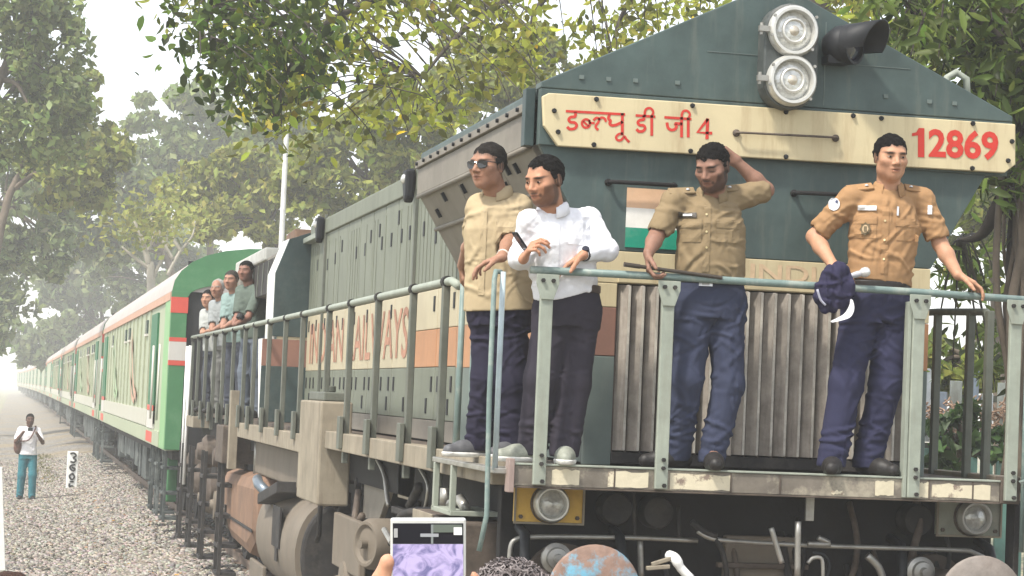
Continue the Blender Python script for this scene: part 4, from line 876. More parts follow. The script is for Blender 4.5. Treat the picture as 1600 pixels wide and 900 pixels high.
        mixc(g(0,-.245,.095,.013)*(y > .2), skin*.25, .9); mixc(g(.05,-.125,.03,.016)*(y > .3), skin*.3, .7)  # dark line between the lips, then nostril shadow painted into the skin
        mixc(((y > .1) & (z < -.05))*.5, skin*np.array([1.0,.88,.85]), .4)
        return c
    p, Vb, Qb = sdf_obj('person', allops, step, m_skin, None, base, zs=zs, colf=colf); tag(p, label, 'person', group)
    # --- eyes
    if step < .008 and not sunglass and not lids:
        for sx in (-1, 1):
            g = MB(); c0 = HP(sx*.148,.338,.04)
            for i in range(5):
                for j in range(10):
                    th = math.pi*i/4; ph = 2*math.pi*j/10; g.v.append(tuple(c0+headh*(.050*math.cos(ph)*math.sin(th)*M[0]+.030*math.cos(th)*M[1]+.012*math.sin(ph)*math.sin(th)*M[2])))
            for i in range(4):
                for j in range(10): g.f.append((i*10+j, i*10+(j+1) % 10, (i+1)*10+(j+1) % 10, (i+1)*10+j))
            e = obj('eye', g, m_eye, p, smooth=True); g = MB(); g.cyl(c0+M[1]*headh*.026, c0+M[1]*headh*.036, .024*headh, 10); obj('iris', g, m_iris, e)
    if sunglass:
        g = MB()
        for sx in (-1, 1):
            c0 = HP(sx*.165,.40,.04); pts = [(a*.125, b*.095) for a, b in ((-1,.5),(-.7,.8),(.7,.8),(1,.5),(.9,-.5),(.4,-1),(-.4,-1),(-.9,-.5))]
            Vv = [c0+headh*(a*M[0]+b*M[2]-abs(a+sx*.1)*.25*M[1]+dy*M[1]) for dy in (0, .02) for a, b in pts]; n = 8
            g.add(Vv, [(i, (i+1) % n, n+(i+1) % n, n+i) for i in range(n)]+[tuple(range(n)), tuple(range(n, 2*n))])
            g.tube([HP(sx*.28,.36,.09), HP(sx*.34,.2,.08), HP(sx*.35,-.02,.06)], .012*headh, 6)
        g.tube([HP(-.06,.42,.07), HP(0,.44,.085), HP(.06,.42,.07)], .012*headh, 6)
        obj('sunglasses', g, mat('black_sunglass', (.008,.008,.012), .08, var=0, bump=0, coat=1.), p)
    # --- hair
    hl = .020+hairlen
    hops2 = [ell(HP(0,-.075,.15), np.array([.335+hl, .425+hl, .365+hl*1.25])*headh, M, .01)]
    def hpost(Fd, x, y, z):
        qx = ((x-hc[0])*M[0][0]+(y-hc[1])*M[0][1]+(z-hc[2])*M[0][2])/headh; qy = ((x-hc[0])*M[1][0]+(y-hc[1])*M[1][1]+(z-hc[2])*M[1][2])/headh; qz = ((x-hc[0])*M[2][0]+(y-hc[1])*M[2][1]+(z-hc[2])*M[2][2])/headh
        cut = cutf(qx, qy)
        rr_ = np.random.default_rng(seed+400); nz = 0
        for kk in range(9):
            w_ = rr_.normal(size=3)*np.array((34, 24, 30)); nz = nz+np.sin(qx*w_[0]+qy*w_[1]+qz*w_[2]+rr_.uniform(0,6))
        nz = nz*.0042; cut = cut+.012*np.sin(qx*31+seed)+.010*np.sin(qx*67)+nz*1.2-.05*np.exp(-((np.abs(qx)-.33)/.06)**2)*np.clip(.25-qy,0,1)
        tp_ = np.clip((qz-cut)/.15, 0, 1); return np.maximum(Fd+nz*headh*(.3+.7*tp_)+headh*(hl*1.15)*(1-tp_)**1.5, (cut-qz)*headh)
    if not (bald > .9): sdf_obj('hair', hops2, step*.9, HAIRM(hair), p, post=hpost)
    # --- trousers
    hb = hip+np.array((0,0,.060)); tz = hb[2]
    tr = [loft([(hip-(0,0,.10), wd[2]-.01, dp[2]-.004), (hip-(0,0,.02), wd[2]+.004, dp[2]+.004), (hb+(0,0,.045), wd[1]+.004, dp[1]+.002)], sh_ax, fw, .04)]
    for s in 'ab':
        hp, kn, an = A['hip'+s], A['kn'+s], A['ank'+s]; lo = an+(an-kn)*.11
        tr += [rcone(hp-(0,0,.03), kn, legr[0], legr[1], .035), rcone(kn, lo, legr[1], legr[2], .03)]
    mid = (A['kna']+A['knb'])/2
    zc = min(A['anka'][2], A['ankb'][2])-.052
    pf1 = folds(seed, hip-(0,0,.09), (.16,.14,.10), 16, .005*fold, None, [(1,0,.45),(-1,0,.45),(1,0,.1),(.4,0,1)]); pf2 = folds(seed+5, mid, (.15,.12,.22), 22, .0045*fold, None, [(1,0,.5),(-1,0,.6),(.3,0,1),(-.3,0,1)]); pf3 = folds(seed+9, (A['anka']+A['ankb'])/2+(0,0,.08), (.15,.12,.08), 22, .006*fold, None, [(1,0,.15),(1,0,-.25),(.2,1,.1)])
    def tpost(Fd, x, y, z): return np.maximum(pf3(pf2(pf1(Fd, x, y, z), x, y, z), x, y, z), zc-z)
    T, VT, QT = sdf_obj('trousers', tr, cstep, trousers, p, post=tpost)
    # --- shirt
    hemz = hip[2]+.098 if hem is None else hem; hemc = hip+(nb-hip)*((hemz-hip[2])/(nb[2]-hip[2]))
    wh = wd[1]+.012 if tuck else wd[2]+.02; dh = dp[1]+.012 if tuck else dp[2]+.02
    secs = [(hemc, wh, dh), (W+(0,0,.04), wd[1]+.016, dp[1]+.016), (Ch, wd[0]+.010, dp[0]+.012), (Ch+(nb-Ch)*.62, wd[0]-.022, dp[0]-.012), (nb-(0,0,.005), .075, .066)]
    so_ = [loft(secs, sh_ax, fw, .04)]
    for s in 'ab':
        sh, el, wr = A['sh'+s], A['el'+s], A['wr'+s]
        so_ += [rcone(nb-(0,0,.022), sh, .048, .044 if sleeve == 'long' else .050, .035)]
        if sleeve == 'short': e = sh+(el-sh)*.80; so_ += [rcone(sh, e, .059, .060, .035)]
        else: so_ += [rcone(sh, el, .052, .050, .035), rcone(el, el+(wr-el)*.86, .050, .036, .03)]
    if sleeve == 'short':
        for s in 'ab':
            sh, el = A['sh'+s], A['el'+s]; e = sh+(el-sh)*.80; d = unit(el-sh); so_ += [rcone(e+d*.038, e+d*.11, .053, .058, .004)[:4]+(-1,)]
    pfs = folds(seed+20, (W+Ch)/2+(0,0,.02), (.17,.15,.24), 34, .0048*fold, None, [(.5,0,1),(-.5,0,1),(1,0,.6),(-1,0,.6),(.1,0,1),(1,0,-.1)])
    arms = []
    for s in 'ab': arms.append(folds(seed+30+ord(s), A['sh'+s]+(A['el'+s]-A['sh'+s])*.55, (.07,.07,.10), 12, .0032*fold, None, [(1,0,.4),(-1,0,.3),(.2,1,.3)]))
    def spost(Fd, x, y, z):
        Fd = pfs(Fd, x, y, z)
        for a in arms: Fd = a(Fd, x, y, z)
        return Fd
    S, VS, QS = sdf_obj('shirt', so_, cstep, shirt, p, post=spost)
    # --- belt, shoes
    if belt and tuck and step < .008:
        sdf_obj('belt', [loft([(hip+(0,0,.066), wd[1]+.013, dp[1]+.013), (hip+(0,0,.106), wd[1]+.013, dp[1]+.013)], sh_ax, fw, .004)], cstep, mat('belt_%d' % int(belt[0]*1000), belt, .5, bump=.1), p)
    for s in 'ab':
        an = A['ank'+s].copy(); tv = unit(A['toe'+s]*np.array([1,1,0])); gz = an[2]-.085
        o = [rcone(an-(0,0,.045)-tv*.035, an-(0,0,.047)+tv*.09, .041, .044, .02), rcone(an-(0,0,.05)+tv*.07, an-(0,0,.056)+tv*.165, .043, .033, .03), rcone(an+(0,0,.005), an-(0,0,.045), .043, .045, .02)]
        cut = lambda Fd, x, y, z, gz=gz: np.maximum(np.maximum(Fd, (gz+(.018 if sole else 0))-z), z-(gz+.10))
        sh_, _, _ = sdf_obj('shoe', o, cstep, mat('shoe_%d_%d' % (int(shoes[0]*1000), int(shoes[2]*1000)), shoes, .5, var=.25, vs=20, bump=.15), p, post=cut)
        if sole:
            o2 = [rcone(an-(0,0,.06)-tv*.035, an-(0,0,.06)+tv*.09, .046, .049, .02), rcone(an-(0,0,.06)+tv*.07, an-(0,0,.06)+tv*.168, .048, .038, .03)]
            sdf_obj('sole', o2, cstep, mat('pale_sole', sole, .6, var=.15, vs=20), sh_, post=lambda Fd, x, y, z, gz=gz: np.maximum(np.maximum(Fd, gz-z), z-(gz+.024)))
    if sole and step < .008:
        for s in 'ab':
            an = A['ank'+s]; tv = unit(A['toe'+s]*np.array([1,1,0])); sv = np.cross(tv, (0,0,1)); sho = [c for c in p.children if c.name.startswith('shoe')][0 if s == 'a' else 1]
            for q_ in range(4):
                c0 = an-np.array((0,0,.014+.009*q_))+tv*(.052+.022*q_); g = MB(); g.tube([c0-sv*.024-np.array((0,0,.006)), c0, c0+sv*.024-np.array((0,0,.006))], .0045, 5); obj('lace', g, mat('pale_lace', (.6,.6,.57), .7), sho)
    # --- shirt collar
    col = None
    if step < .008:
        g = MB(); n = 22; P = []
        for i in range(n+1):
            a = R(28)+R(304)*i/n; d = fw*math.cos(a)+rt*math.sin(a); wgt = abs(math.cos(a/2))**2 if False else (1-math.cos(a))/2
            front = max(0., math.cos(a)); c0 = nb+np.array((0,0,.012))
            inn = c0+d*.064+np.array((0,0,.022+.016*(1-front)))-fw*.006; mid_ = c0+d*.074+np.array((0,0,.017+.010*(1-front))); out_ = c0+d*(.085+.010*front)+np.array((0,0,-.014-.032*front))
            P += [inn, mid_, out_, out_-d*.004-np.array((0,0,.004)), inn-d*.006]
        for i in range(n):
            for j in range(5): g.f.append((i*5+j, i*5+(j+1) % 5, (i+1)*5+(j+1) % 5, (i+1)*5+j))
        g.v = [tuple(q) for q in P]; obj('collar', g, shirt, S, smooth=True)
    info = dict(p=p, shirt=S, bvh=BVHTree.FromPolygons(VS.tolist(), QS.tolist()) if step < .008 else None, tb=BVHTree.FromPolygons(VT.tolist(), QT.tolist()) if step < .008 else None, M=M, HP=HP, hh=headh, rt=rt, fw=fw, nb=nb, hip=hip, A=A)
    return info
def patch(name, info, px, w, h, m, off=.002, th=.004, tree='bvh', parent=None, roll=0., shape=None, nu=6, nv=4):
    """a thin cloth or metal piece laid on the garment where the picture shows it"""
    v = Vector(unit(ray(*px))); hit, nrm, fi, ds = info[tree].ray_cast(Vector(CAM), v)
    if hit is None: return None
    n = -Vector((v.x, v.y, 0)).normalized(); rgt = Vector((-n.y, n.x, 0)); up = Vector((0,0,1)); a, b = math.cos(roll), math.sin(roll); r2 = rgt*a+up*b; u2 = up*a-rgt*b
    g = MB(); T = []; Bt = []
    pts = [((i/nu-.5)*w, (j/nv-.5)*h) for j in range(nv+1) for i in range(nu+1)] if shape is None else [(x*w/2, y*h/2) for x, y in shape]
    for x, y in pts:
        s = hit+r2*x+u2*y+n*.08; q, nn, _, _ = info[tree].ray_cast(s, -n, .2); q = q if q is not None else hit+r2*x+u2*y
        T.append(q+n*(off+th)); Bt.append(q+n*(off-.004))
    if shape is None:
        k = nu+1; N = len(T); fs = [(j*k+i, j*k+i+1, (j+1)*k+i+1, (j+1)*k+i) for j in range(nv) for i in range(nu)]
        rim = [i for i in range(k)]+[j*k+nu for j in range(1, nv+1)]+[nv*k+i for i in range(nu-1, -1, -1)]+[j*k for j in range(nv-1, 0, -1)]
        fs += [(rim[i], rim[(i+1) % len(rim)], N+rim[(i+1) % len(rim)], N+rim[i]) for i in range(len(rim))]
    else:
        N = len(T); fs = [tuple(range(N))]+[(i, (i+1) % N, N+(i+1) % N, N+i) for i in range(N)]
    g.add([tuple(q) for q in T+Bt], fs); return obj(name, g, m, parent or info['shirt'], smooth=False)
# ------------------------------------------------------------------ the four men on the front platform
IL, IU, IT = -_r, _u, -_w     # picture left, picture up, towards the viewer
DKZ = 1.70
def J_(d, y): return {k: (ony(v[0], v[1], v[2] if len(v) > 2 else y)) for k, v in d.items()}
def feet(Jd, a, b, gz=DKZ):
    Jd['anka'][2] = gz+.085; Jd['ankb'][2] = gz+.085; Jd['toea'] = np.array(a, float); Jd['toeb'] = np.array(b, float); return Jd
m_tan = cloth('tan_uniform_cloth', (.315,.185,.092)); m_olv = cloth('khaki_uniform_cloth', (.215,.16,.092)); m_navy = cloth('navy_trouser_cloth', (.028,.029,.060)); m_navy2 = cloth('dark_blue_trouser_cloth', (.036,.042,.072))
m_wht = cloth('white_shirt_cloth', (.72,.72,.75)); m_dkp = cloth('charcoal_trouser_cloth', (.032,.028,.038)); m_dkn = cloth('midnight_trouser_cloth', (.022,.02,.036)); m_kh = cloth('pale_khaki_cloth', (.385,.305,.19))
m_brass = mat('brass', (.6,.5,.28), .35, .6, var=.1, bump=0); m_silver = mat('silver_metal', (.66,.66,.66), .3, .5, var=.1, bump=0)
HAIR = (.008,.007,.0065)
# officer on the right
J = J_(dict(head=(1392,247,.10), neck=(1388,299,.16), sha=(1330,309,.17), shb=(1441,312,.17), ela=(1272,370,.24), elb=(1469,381,.14), wra=(1302,415,.05), wrb=(1497,430,.03),
            hipa=(1347,472,.15), hipb=(1394,474,.15), kna=(1322,600,.12), knb=(1384,600,.13), anka=(1301,712,.11), ankb=(1357,706,.16)), .15)
feet(J, IT*.9+IL*.15, IT*.75-IL*.6)
offR = make_person('police officer in tan shirt at the right end of the front railing, arms spread', J, IT*.95-IL*.18-IU*.10, IT, (.50,.27,.165), m_tan, m_navy, HAIR, headh=.222, beard=.10, seed=11, hairlen=.012, wd=(.168,.146,.162), handspec={
    'a': dict(d=-IU*.6-IL*.6+IT*.35, n=-IU*.8-IT*.3, t=-IL, curl=(.5,.7,.5)), 'b': dict(d=-IL*.85-IU*.45+IT*.1, n=-IU*.9-IL*-.5, t=IT, curl=(.25,.55,.5))}, fold=1.1)
def uniform(I, m, sha, shb, px):
    for s, k in (('a', 1), ('b', 1)):
        g = MB(); a = I['nb']+(I['A']['sh'+s]-I['nb'])*.45+np.array((0,0,.040))+I['fw']*.030; b = I['A']['sh'+s]+np.array((0,0,.048))+(I['A']['sh'+s]-I['nb'])*.14+I['fw']*.028
        g.bar(a, b, .052, .012, np.array((0,0,1))+I['fw']*.75); e = obj('epaulette', g, m, I['shirt'], bev=.004); q = MB(); c = a+(b-a)*.25+np.array((0,0,.008))+I['fw']*.006; q.lathe(c, (0,0,1), [(.010,-.004),(.008,.003),(0,.005)], 10); obj('button', q, m_silver, e)
    for k in px['pockets']: patch('pocket_flap', I, k, .115, .042, m, .003, .004); patch('pocket', I, (k[0], k[1]+17), .108, .075, m, .0005, .003)
    for k in px['buttons']: patch('button', I, k, .011, .011, m_brass, .006, .003, shape=[(math.cos(a), math.sin(a)) for a in np.linspace(0, 6.28, 9)[:-1]])
    k = px['placket']; patch('placket', I, ((k[0]+k[2])/2, (k[1]+k[3])/2), .034, abs(k[3]-k[1])/318, m, .0012, .003, nv=14, nu=2)
uniform(offR, m_tan, 0, 0, dict(pockets=[(1352,343),(1418,348)], buttons=[(1383,345),(1382,375),(1381,405)], placket=(1384,322,1381,428)))
patch('name_tag', offR, (1355,325), .092, .024, mat('pale_name_tag', (.62,.62,.62), .4, var=.05), .006, .004)
bd = patch('chest_badge', offR, (1352,358), .05, .062, mat('badge_bronze', (.12,.09,.05), .5, .4), .008, .005, shape=[(math.cos(a)*(1+.12*math.cos(8*a)), math.sin(a)*(1+.12*math.cos(8*a))) for a in np.linspace(0, 6.28, 25)[:-1]])
patch('badge_ring', offR, (1352,358), .03, .04, mat('badge_tan', (.45,.33,.2), .5, .3), .014, .003, parent=bd, shape=[(math.cos(a), math.sin(a)) for a in np.linspace(0, 6.28, 13)[:-1]])
patch('badge_centre', offR, (1352,358), .016, .026, mat('badge_bronze', (.12,.09,.05)), .018, .003, parent=bd, shape=[(-1,-1),(1,-1),(1,1),(-1,1)])
patch('pen', offR, (1403,330), .010, .046, m_silver, .008, .005)
ap = patch('arm_patch', offR, (1303,319), .058, .066, mat('patch_white', (.7,.7,.72), .7, var=.06), .004, .003, shape=[(math.cos(a), math.sin(a)) for a in np.linspace(0, 6.28, 17)[:-1]])
for dx, dy in ((-4,-3),(4,-4),(0,4)): patch('patch_emblem', offR, (1303+dx,319+dy), .014, .016, mat('patch_navy', (.05,.06,.12), .7), .008, .002, parent=ap, shape=[(math.cos(a), math.sin(a)) for a in np.linspace(0, 6.28, 9)[:-1]])
patch('arm_flash', offR, (1453,328), .022, .045, mat('patch_white', (.7,.7,.72)), .004, .003)
# officer in the middle
J = J_(dict(head=(1113,262,.06), neck=(1112,308,.15), sha=(1053,314,.16), shb=(1157,308,.17), ela=(1026,368,.13), elb=(1197,297,.20), wra=(1013,396,.02), wrb=(1150,252,.20),
            hipa=(1086,466,.14), hipb=(1133,466,.14), kna=(1074,592,.10), knb=(1138,602,.10), anka=(1059,705,.18), ankb=(1114,705,.09)), .15)
feet(J, IL*.95+IT*.25, IT)
offM = make_person('bearded police officer in khaki uniform scratching the back of his head, stick under his hand', J, IT*.80+IL*.48-IU*.36, IT*.97+IL*.15, (.27,.145,.10), m_olv, m_navy2, HAIR, headh=.222, beard=.9, mous=.95, lids=True, seed=23, hairline=.27, wd=(.160,.154,.178), legr=(.098,.077,.066), handspec={
    'a': dict(d=-IU*.9+IT*.25, n=IT*.2-IU*.6-IL*.6, t=-IL*.7+IT*.6, curl=(.7,.9,.6)), 'b': dict(d=IL*.80+IU*.5, n=IT*.7+IL*.4-IU*.3, t=-IU*.3-IT*.8, curl=(.3,.35,.3))})
uniform(offM, m_olv, 0, 0, dict(pockets=[(1078,349),(1138,350)], buttons=[(1104,335),(1104,362),(1104,387)], placket=(1105,318,1103,424)))
tg = patch('name_tag', offM, (1074,336), .088, .024, mat('dark_name_tag', (.05,.04,.03), .4, var=.05), .006, .004); patch('tag_lettering', offM, (1074,336), .045, .010, mat('tag_white', (.6,.6,.58), .5), .0105, .002, parent=tg)
bk = patch('belt_buckle', offM, (1103,440), .066, .044, m_silver, .008, .006, tree='tb', parent=offM['p'])
patch('buckle_plate', offM, (1103,440), .036, .036, mat('buckle_grey', (.35,.34,.32), .35, .5), .015, .003, tree='tb', parent=bk)
# man in the white shirt
J = J_(dict(head=(851,283,.04), neck=(864,331,.11), sha=(826,345,.08), shb=(921,341,.20), ela=(811,404,.17), elb=(949,391,.13), wra=(818,404,.02), wrb=(912,398,.02),
            hipa=(866,478,.18), hipb=(907,478,.20), kna=(846,592,.15), knb=(896,600,.16), anka=(832,695,.19), ankb=(883,697,.12)), .15)
feet(J, IL*.9+IT*.45, IT)
wman = make_person('man in white long-sleeved shirt leaning on the front railing with a phone in his hand', J, IT*.72+IL*.66-IU*.22, IT*.93+IL*.3, (.47,.235,.14), m_wht, m_dkp, HAIR, headh=.232, beard=.78, mous=.9, seed=37, sleeve='long', hairline=.33, recede=.09, wd=(.162,.152,.168), fold=.55, handspec={
    'a': dict(d=IU*.55+IT*.5-IL*.35, n=-IL*.6+IT*.2, t=IU*.8, curl=(.6,.8,.6)), 'b': dict(d=IL*.8-IU*.5, n=-IU*.8-IL*.5, t=IT, curl=(.2,.35,.3))}, belt=(.07,.05,.042), hem=J['hipa'][2]+.065, shoes=(.25,.26,.215), sole=(.62,.61,.57))
for k in ((868,360),(867,385),(867,410)): patch('button', wman, k, .009, .009, mat('pearl', (.6,.6,.62), .4), .003, .002, shape=[(math.cos(a), math.sin(a)) for a in np.linspace(0, 6.28, 9)[:-1]])
patch('placket', wman, (868,390), .032, .24, m_wht, .0012, .003, nv=12, nu=2); patch('chest_pocket', wman, (905,365), .10, .11, m_wht, .0008, .003)
c = J['wrb']+(J['elb']-J['wrb'])*.08; a = unit(J['elb']-J['wrb']); g = MB(); g.cyl(c-a*.011, c+a*.011, .0335, 18); wt = obj('wristwatch', g, m_black, wman['p'], smooth='auto'); g = MB(); g.lathe(c+(IT*.5+IU*.7)*.036, IT*.5+IU*.7, [(.018,-.008),(.018,.006),(0,.007)], 14); obj('watch_face', g, mat('watch_glass', (.02,.02,.03), .1), wt)
def handset(label, c, right, up, w, h, m_body, m_scr, cat='phone'):
    right = unit(right); up = unit(np.array(up)-right*(np.array(up)@right)); n = np.cross(right, up); b = np.array(c); g = MB(); g.obx(b, right, up, n, w/2, h/2, .0045); o = obj('phone', g, m_body, None, base=b, bev=.003); tag(o, label, cat)
    g = MB(); g.obx(b+n*.0052, right, up, n, w/2-.004, h/2-.009, .0006); obj('screen', g, m_scr, o); return o
pc = ony(813,377,-.01); handset('small dark phone gripped by the man in the white shirt', pc, IT*.8-IL*.35, IU*.75+IL*.6, .055, .105, m_black, mat('dark_screen', (.03,.03,.05), .1))
# man with sunglasses at the corner
J = J_(dict(head=(762,260,.55), neck=(777,305,.62), sha=(748,322,.66), shb=(812,322,.62), ela=(738,374,.85), elb=(799,374,.52), wra=(722,415,1.15), wrb=(784,402,.20),
            hipa=(766,478,.66), hipb=(797,480,.62), kna=(762,590,.64), knb=(800,598,.60), anka=(748,700,.72), ankb=(803,700,.62)), .62)
feet(J, IL*.9+IT*.5, IT*.7+IL*.5)
kman = make_person('man in sunglasses and untucked pale khaki shirt standing at the corner of the platform', J, IT*.76+IL*.62-IU*.02, IT*.85+IL*.5, (.34,.18,.115), m_kh, m_dkn, (.02,.017,.015), headh=.225, beard=.12, seed=51, sunglass=True, tuck=False, hem=J['hipa'][2]-.02, wd=(.162,.160,.165), dp=(.12,.122,.126), belt=None, shoes=(.09,.09,.095), sole=(.62,.62,.6), hairline=.28, handspec={
    'a': dict(d=-IU*.7-IT*.5, n=-IL*.7, t=IT, curl=(.6,.8,.6)), 'b': dict(d=IL*.9-IU*.3, n=-IU*.9-IL*.3, t=IT*.9, curl=(.3,.5,.4))})
for k in ((757,330),(753,365),(752,400),(752,435)): patch('button', kman, k, .009, .009, mat('horn_button', (.35,.28,.18), .4), .003, .002, shape=[(math.cos(a), math.sin(a)) for a in np.linspace(0, 6.28, 9)[:-1]])
patch('placket', kman, (754,395), .03, .42, m_kh, .0012, .003, nv=14, nu=2); patch('chest_pocket', kman, (790,365), .10, .11, m_kh, .0008, .003)
c = J['wrb']+(J['elb']-J['wrb'])*.10; a = unit(J['elb']-J['wrb']); g = MB(); g.cyl(c-a*.006, c+a*.006, .031, 16); obj('bracelet', g, mat('pale_bead', (.7,.66,.58), .4), kman['p'], smooth='auto')
# police stick lying on the rail
g = MB(); g.cyl(ony(975,413,-.02), ony(1128,434,-.02), .0095, 10); g.cyl(ony(975,413,-.02), ony(1000,416.5,-.02), .0115, 10); tag(obj('baton', g, mat('dark_wood', (.05,.04,.032), .45), None, base=ony(1050,424,-.02), smooth='auto'), 'dark wooden police stick resting along the top rail', 'baton')
# navy cap hanging from the officer's hand
cc = ony(1305,452,-.045); Cm = np.array([-IL*.95+IT*.2, IT, IU]); Cm = np.array([unit(Cm[0]), unit(Cm[1]), unit(Cm[2])])
cap_m = cloth('navy_cap_cloth', (.028,.026,.055))
cap_ops = [ell(cc, (.088,.045,.100), Cm, .02), ell(cc+IL*.045-IU*.035, (.055,.035,.085), Cm, .03), rcone(cc+IU*.08, cc+IU*.095-IL*.03, .05, .04, .03), rcone(cc+IU*.02-IL*.06, cc-IU*.07-IL*.035, .032, .022, .03)]
cp, Vc, Qc = sdf_obj('cap', cap_ops, .005, cap_m, None, cc, post=folds(77, cc, (.08,.04,.09), 14, .007, (20,40))); tag(cp, 'crumpled navy cap hanging from the right officer\'s hand', 'cap')
g = MB(); pts = smooth_line([(1331,468),(1331,480),(1325,492),(1314,498),(1299,503)], 4)
n = len(pts)
for k, p in enumerate(pts):
    wv = .012*math.sin(math.pi*min(max((k+.8)/(n+.6), 0), 1))+.003
    for sgn in (-1, 1): q = ony(p[0], p[1], -.10); g.v += [tuple(q+IL*wv*sgn+IU*wv*sgn*.5), tuple(q+IL*wv*sgn+IU*wv*sgn*.5-IT*.012)]
for k in range(n-1):
    b = k*4; g.f += [(b, b+2, b+6, b+4), (b+1, b+5, b+7, b+3), (b, b+4, b+5, b+1), (b+2, b+3, b+7, b+6)]
g.f += [(0,1,3,2)]; obj('visor_trim', g, mat('white_piping', (.72,.72,.74), .5, var=.05), cp)
g = MB(); g.tube(smooth_line([ony(1277,452,-.09), ony(1282,468,-.09), ony(1290,477,-.09)], 3), .006, 6); obj('piping', g, mat('grey_piping', (.35,.35,.42), .6), cp, smooth=True)
# silver microphone on the rail
g = MB(); c0 = ony(1352,425,-.03); ax = unit(-IL*.9+IU*.25); g.lathe(c0, ax, [(0,-.027),(.015,-.025),(.024,-.012),(.025,.003),(.020,.017),(.011,.023)], 18); mc = obj('microphone', g, m_silver, None, base=c0, smooth='auto'); tag(mc, 'silver headed microphone held above the railing beside the navy cap', 'microphone')
g = MB(); g.lathe(c0-ax*.027, -ax, [(.014,-.004),(.016,.015),(.013,.045),(.010,.06),(0,.062)], 14); obj('handle', g, mat('grey_plastic', (.4,.4,.43), .4), mc, smooth='auto')
# ------------------------------------------------------------------ other people
def stand(pos, gz, fw, H=1.7, lean=0., aL=None, aR=None, spread=.11, step_f=0., head_f=None):
    """joints of a standing figure; aL/aR: (elbow, wrist) offsets in (right, forward, up) from the shoulder"""
    fw = unit(np.array([fw[0], fw[1], 0])); rt = np.cross(fw, (0,0,1)); s = H/1.7; o = np.array([pos[0], pos[1], gz], float)
    P = lambda x, y, z: o+s*(x*rt+y*fw+np.array((0,0,z)))
    J = dict(head=P(0, .05+lean*1.15, 1.57), neck=P(0, lean, 1.42), sha=P(-.17, lean*.95, 1.37), shb=P(.17, lean*.95, 1.37), hipa=P(-.085,0,.90), hipb=P(.085,0,.90), kna=P(-spread, .03+step_f, .49), knb=P(spread, .03-step_f*.6, .49), anka=P(-spread*1.1, step_f*1.1, .085), ankb=P(spread*1.1, -step_f*1.4, .085))
    for k, a, sx in (('a', aL, -1), ('b', aR, 1)):
        e, w = a if a else ((sx*.07,-.03,-.29), (sx*.08,.07,-.53))
        sh = J['sh'+k]; V = lambda q: s*(q[0]*rt+q[1]*fw+np.array((0,0,q[2]))); J['el'+k] = sh+V(e); J['wr'+k] = sh+V(w)
    J['toea'] = fw-.15*rt; J['toeb'] = fw+.15*rt; return J
# four men along the left railing, far end of the locomotive
def rail_man(label, px, py, y, cl, tr, skin, hair, look, arm=None, bald=0., seed=3, hh=.225, **kw):
    hd = ony(px, py, y); J = stand((hd[0]+.10, y), 1.685, (-.85,-.5,0), H=(hd[2]-1.685)/1.57*1.7, lean=.10, aL=((-.05,.12,-.26),(.02,.33,-.40)), aR=((.08,.12,-.26),(.05,.36,-.42)))
    dx = hd-J['head']; J = {k: (v+np.array((dx[0],dx[1],0)) if not k.startswith('toe') else v) for k, v in J.items()}
    for s in 'ab':
        w = J['wr'+s]; J['wr'+s] = np.array((-1.37, w[1]-.1, 2.70)); J['el'+s] = (J['sh'+s]+J['wr'+s])/2+np.array((.0,-.04,-.12))
    return make_person(label, J, look, (-.8,-.6,0), skin, cl, tr, hair, step=.011, headh=hh, bald=bald, seed=seed, belt=None, tuck=False, hem=J['hipa'][2]-.03, wd=(.185,.17,.17), **kw)
LKC = unit((-.55,-.83,-.05))
rA = rail_man('man in dark grey-green tee leaning out over the rear side railing, nearest of that group', 384, 424, 14.4, cloth('grey_green_cloth', (.10,.125,.105)), cloth('faded_jeans_cloth', (.12,.14,.17)), (.28,.14,.10), HAIR, LKC, seed=61, beard=.3)
c = rA['A']['wra']+np.array((.03,.02,.06)); g = MB(); g.cyl(c, c+np.array((.02,.015,.04)), .042, 12); obj('wristband', g, m_black, rA['p'])
rail_man('man in pale aqua shirt peering out behind the grey-green tee man', 361, 438, 15.8, cloth('pale_aqua_cloth', (.20,.27,.255)), cloth('dark_jeans_cloth', (.05,.055,.07)), (.38,.2,.14), (.05,.045,.04), LKC, seed=62)
rail_man('balding man in light grey shirt at the rear railing with dark strap', 340, 451, 17.2, cloth('light_grey_cloth', (.25,.265,.265)), cloth('grey_trouser_cloth', (.16,.16,.15)), (.36,.19,.13), (.35,.33,.31), LKC, bald=.5, seed=63)
rail_man('farthest man of the rear railing group, in off-white shirt and partly hidden', 325, 467, 18.6, cloth('off_white_cloth', (.34,.35,.335)), cloth('dark_jeans_cloth', (.05,.055,.07)), (.45,.24,.16), HAIR, LKC, seed=64)
# walking man with raised camera
wp = onz(40, 781, -.45)
J = stand((wp[0], wp[1]), -.45, (.10,-1,0), H=1.78, aL=((-.09,.10,-.24),(.06,.26,-.04)), aR=((.09,.10,-.24),(-.04,.27,-.03)), step_f=.05, spread=.10)
walker = make_person('man in white tee and teal jeans walking beside the track, filming with raised hands', J, (.1,-1,-.05), (.1,-1,0), (.13,.07,.05), cloth('white_tee_cloth', (.72,.70,.72)), cloth('teal_jeans_cloth', (.035,.15,.18)), HAIR, step=.012, headh=.24, seed=71, belt=None, tuck=False, hem=J['hipa'][2]-.02)
g = MB(); c = (J['wra']+J['wrb'])/2+np.array((0,-.04,.05)); g.bx(c[0]-.05, c[0]+.05, c[1]-.03, c[1]+.01, c[2]-.03, c[2]+.04); tag(obj('camera', g, m_black, None, base=c, bev=.008), 'small black camera held up to the walking man\'s face', 'camera')
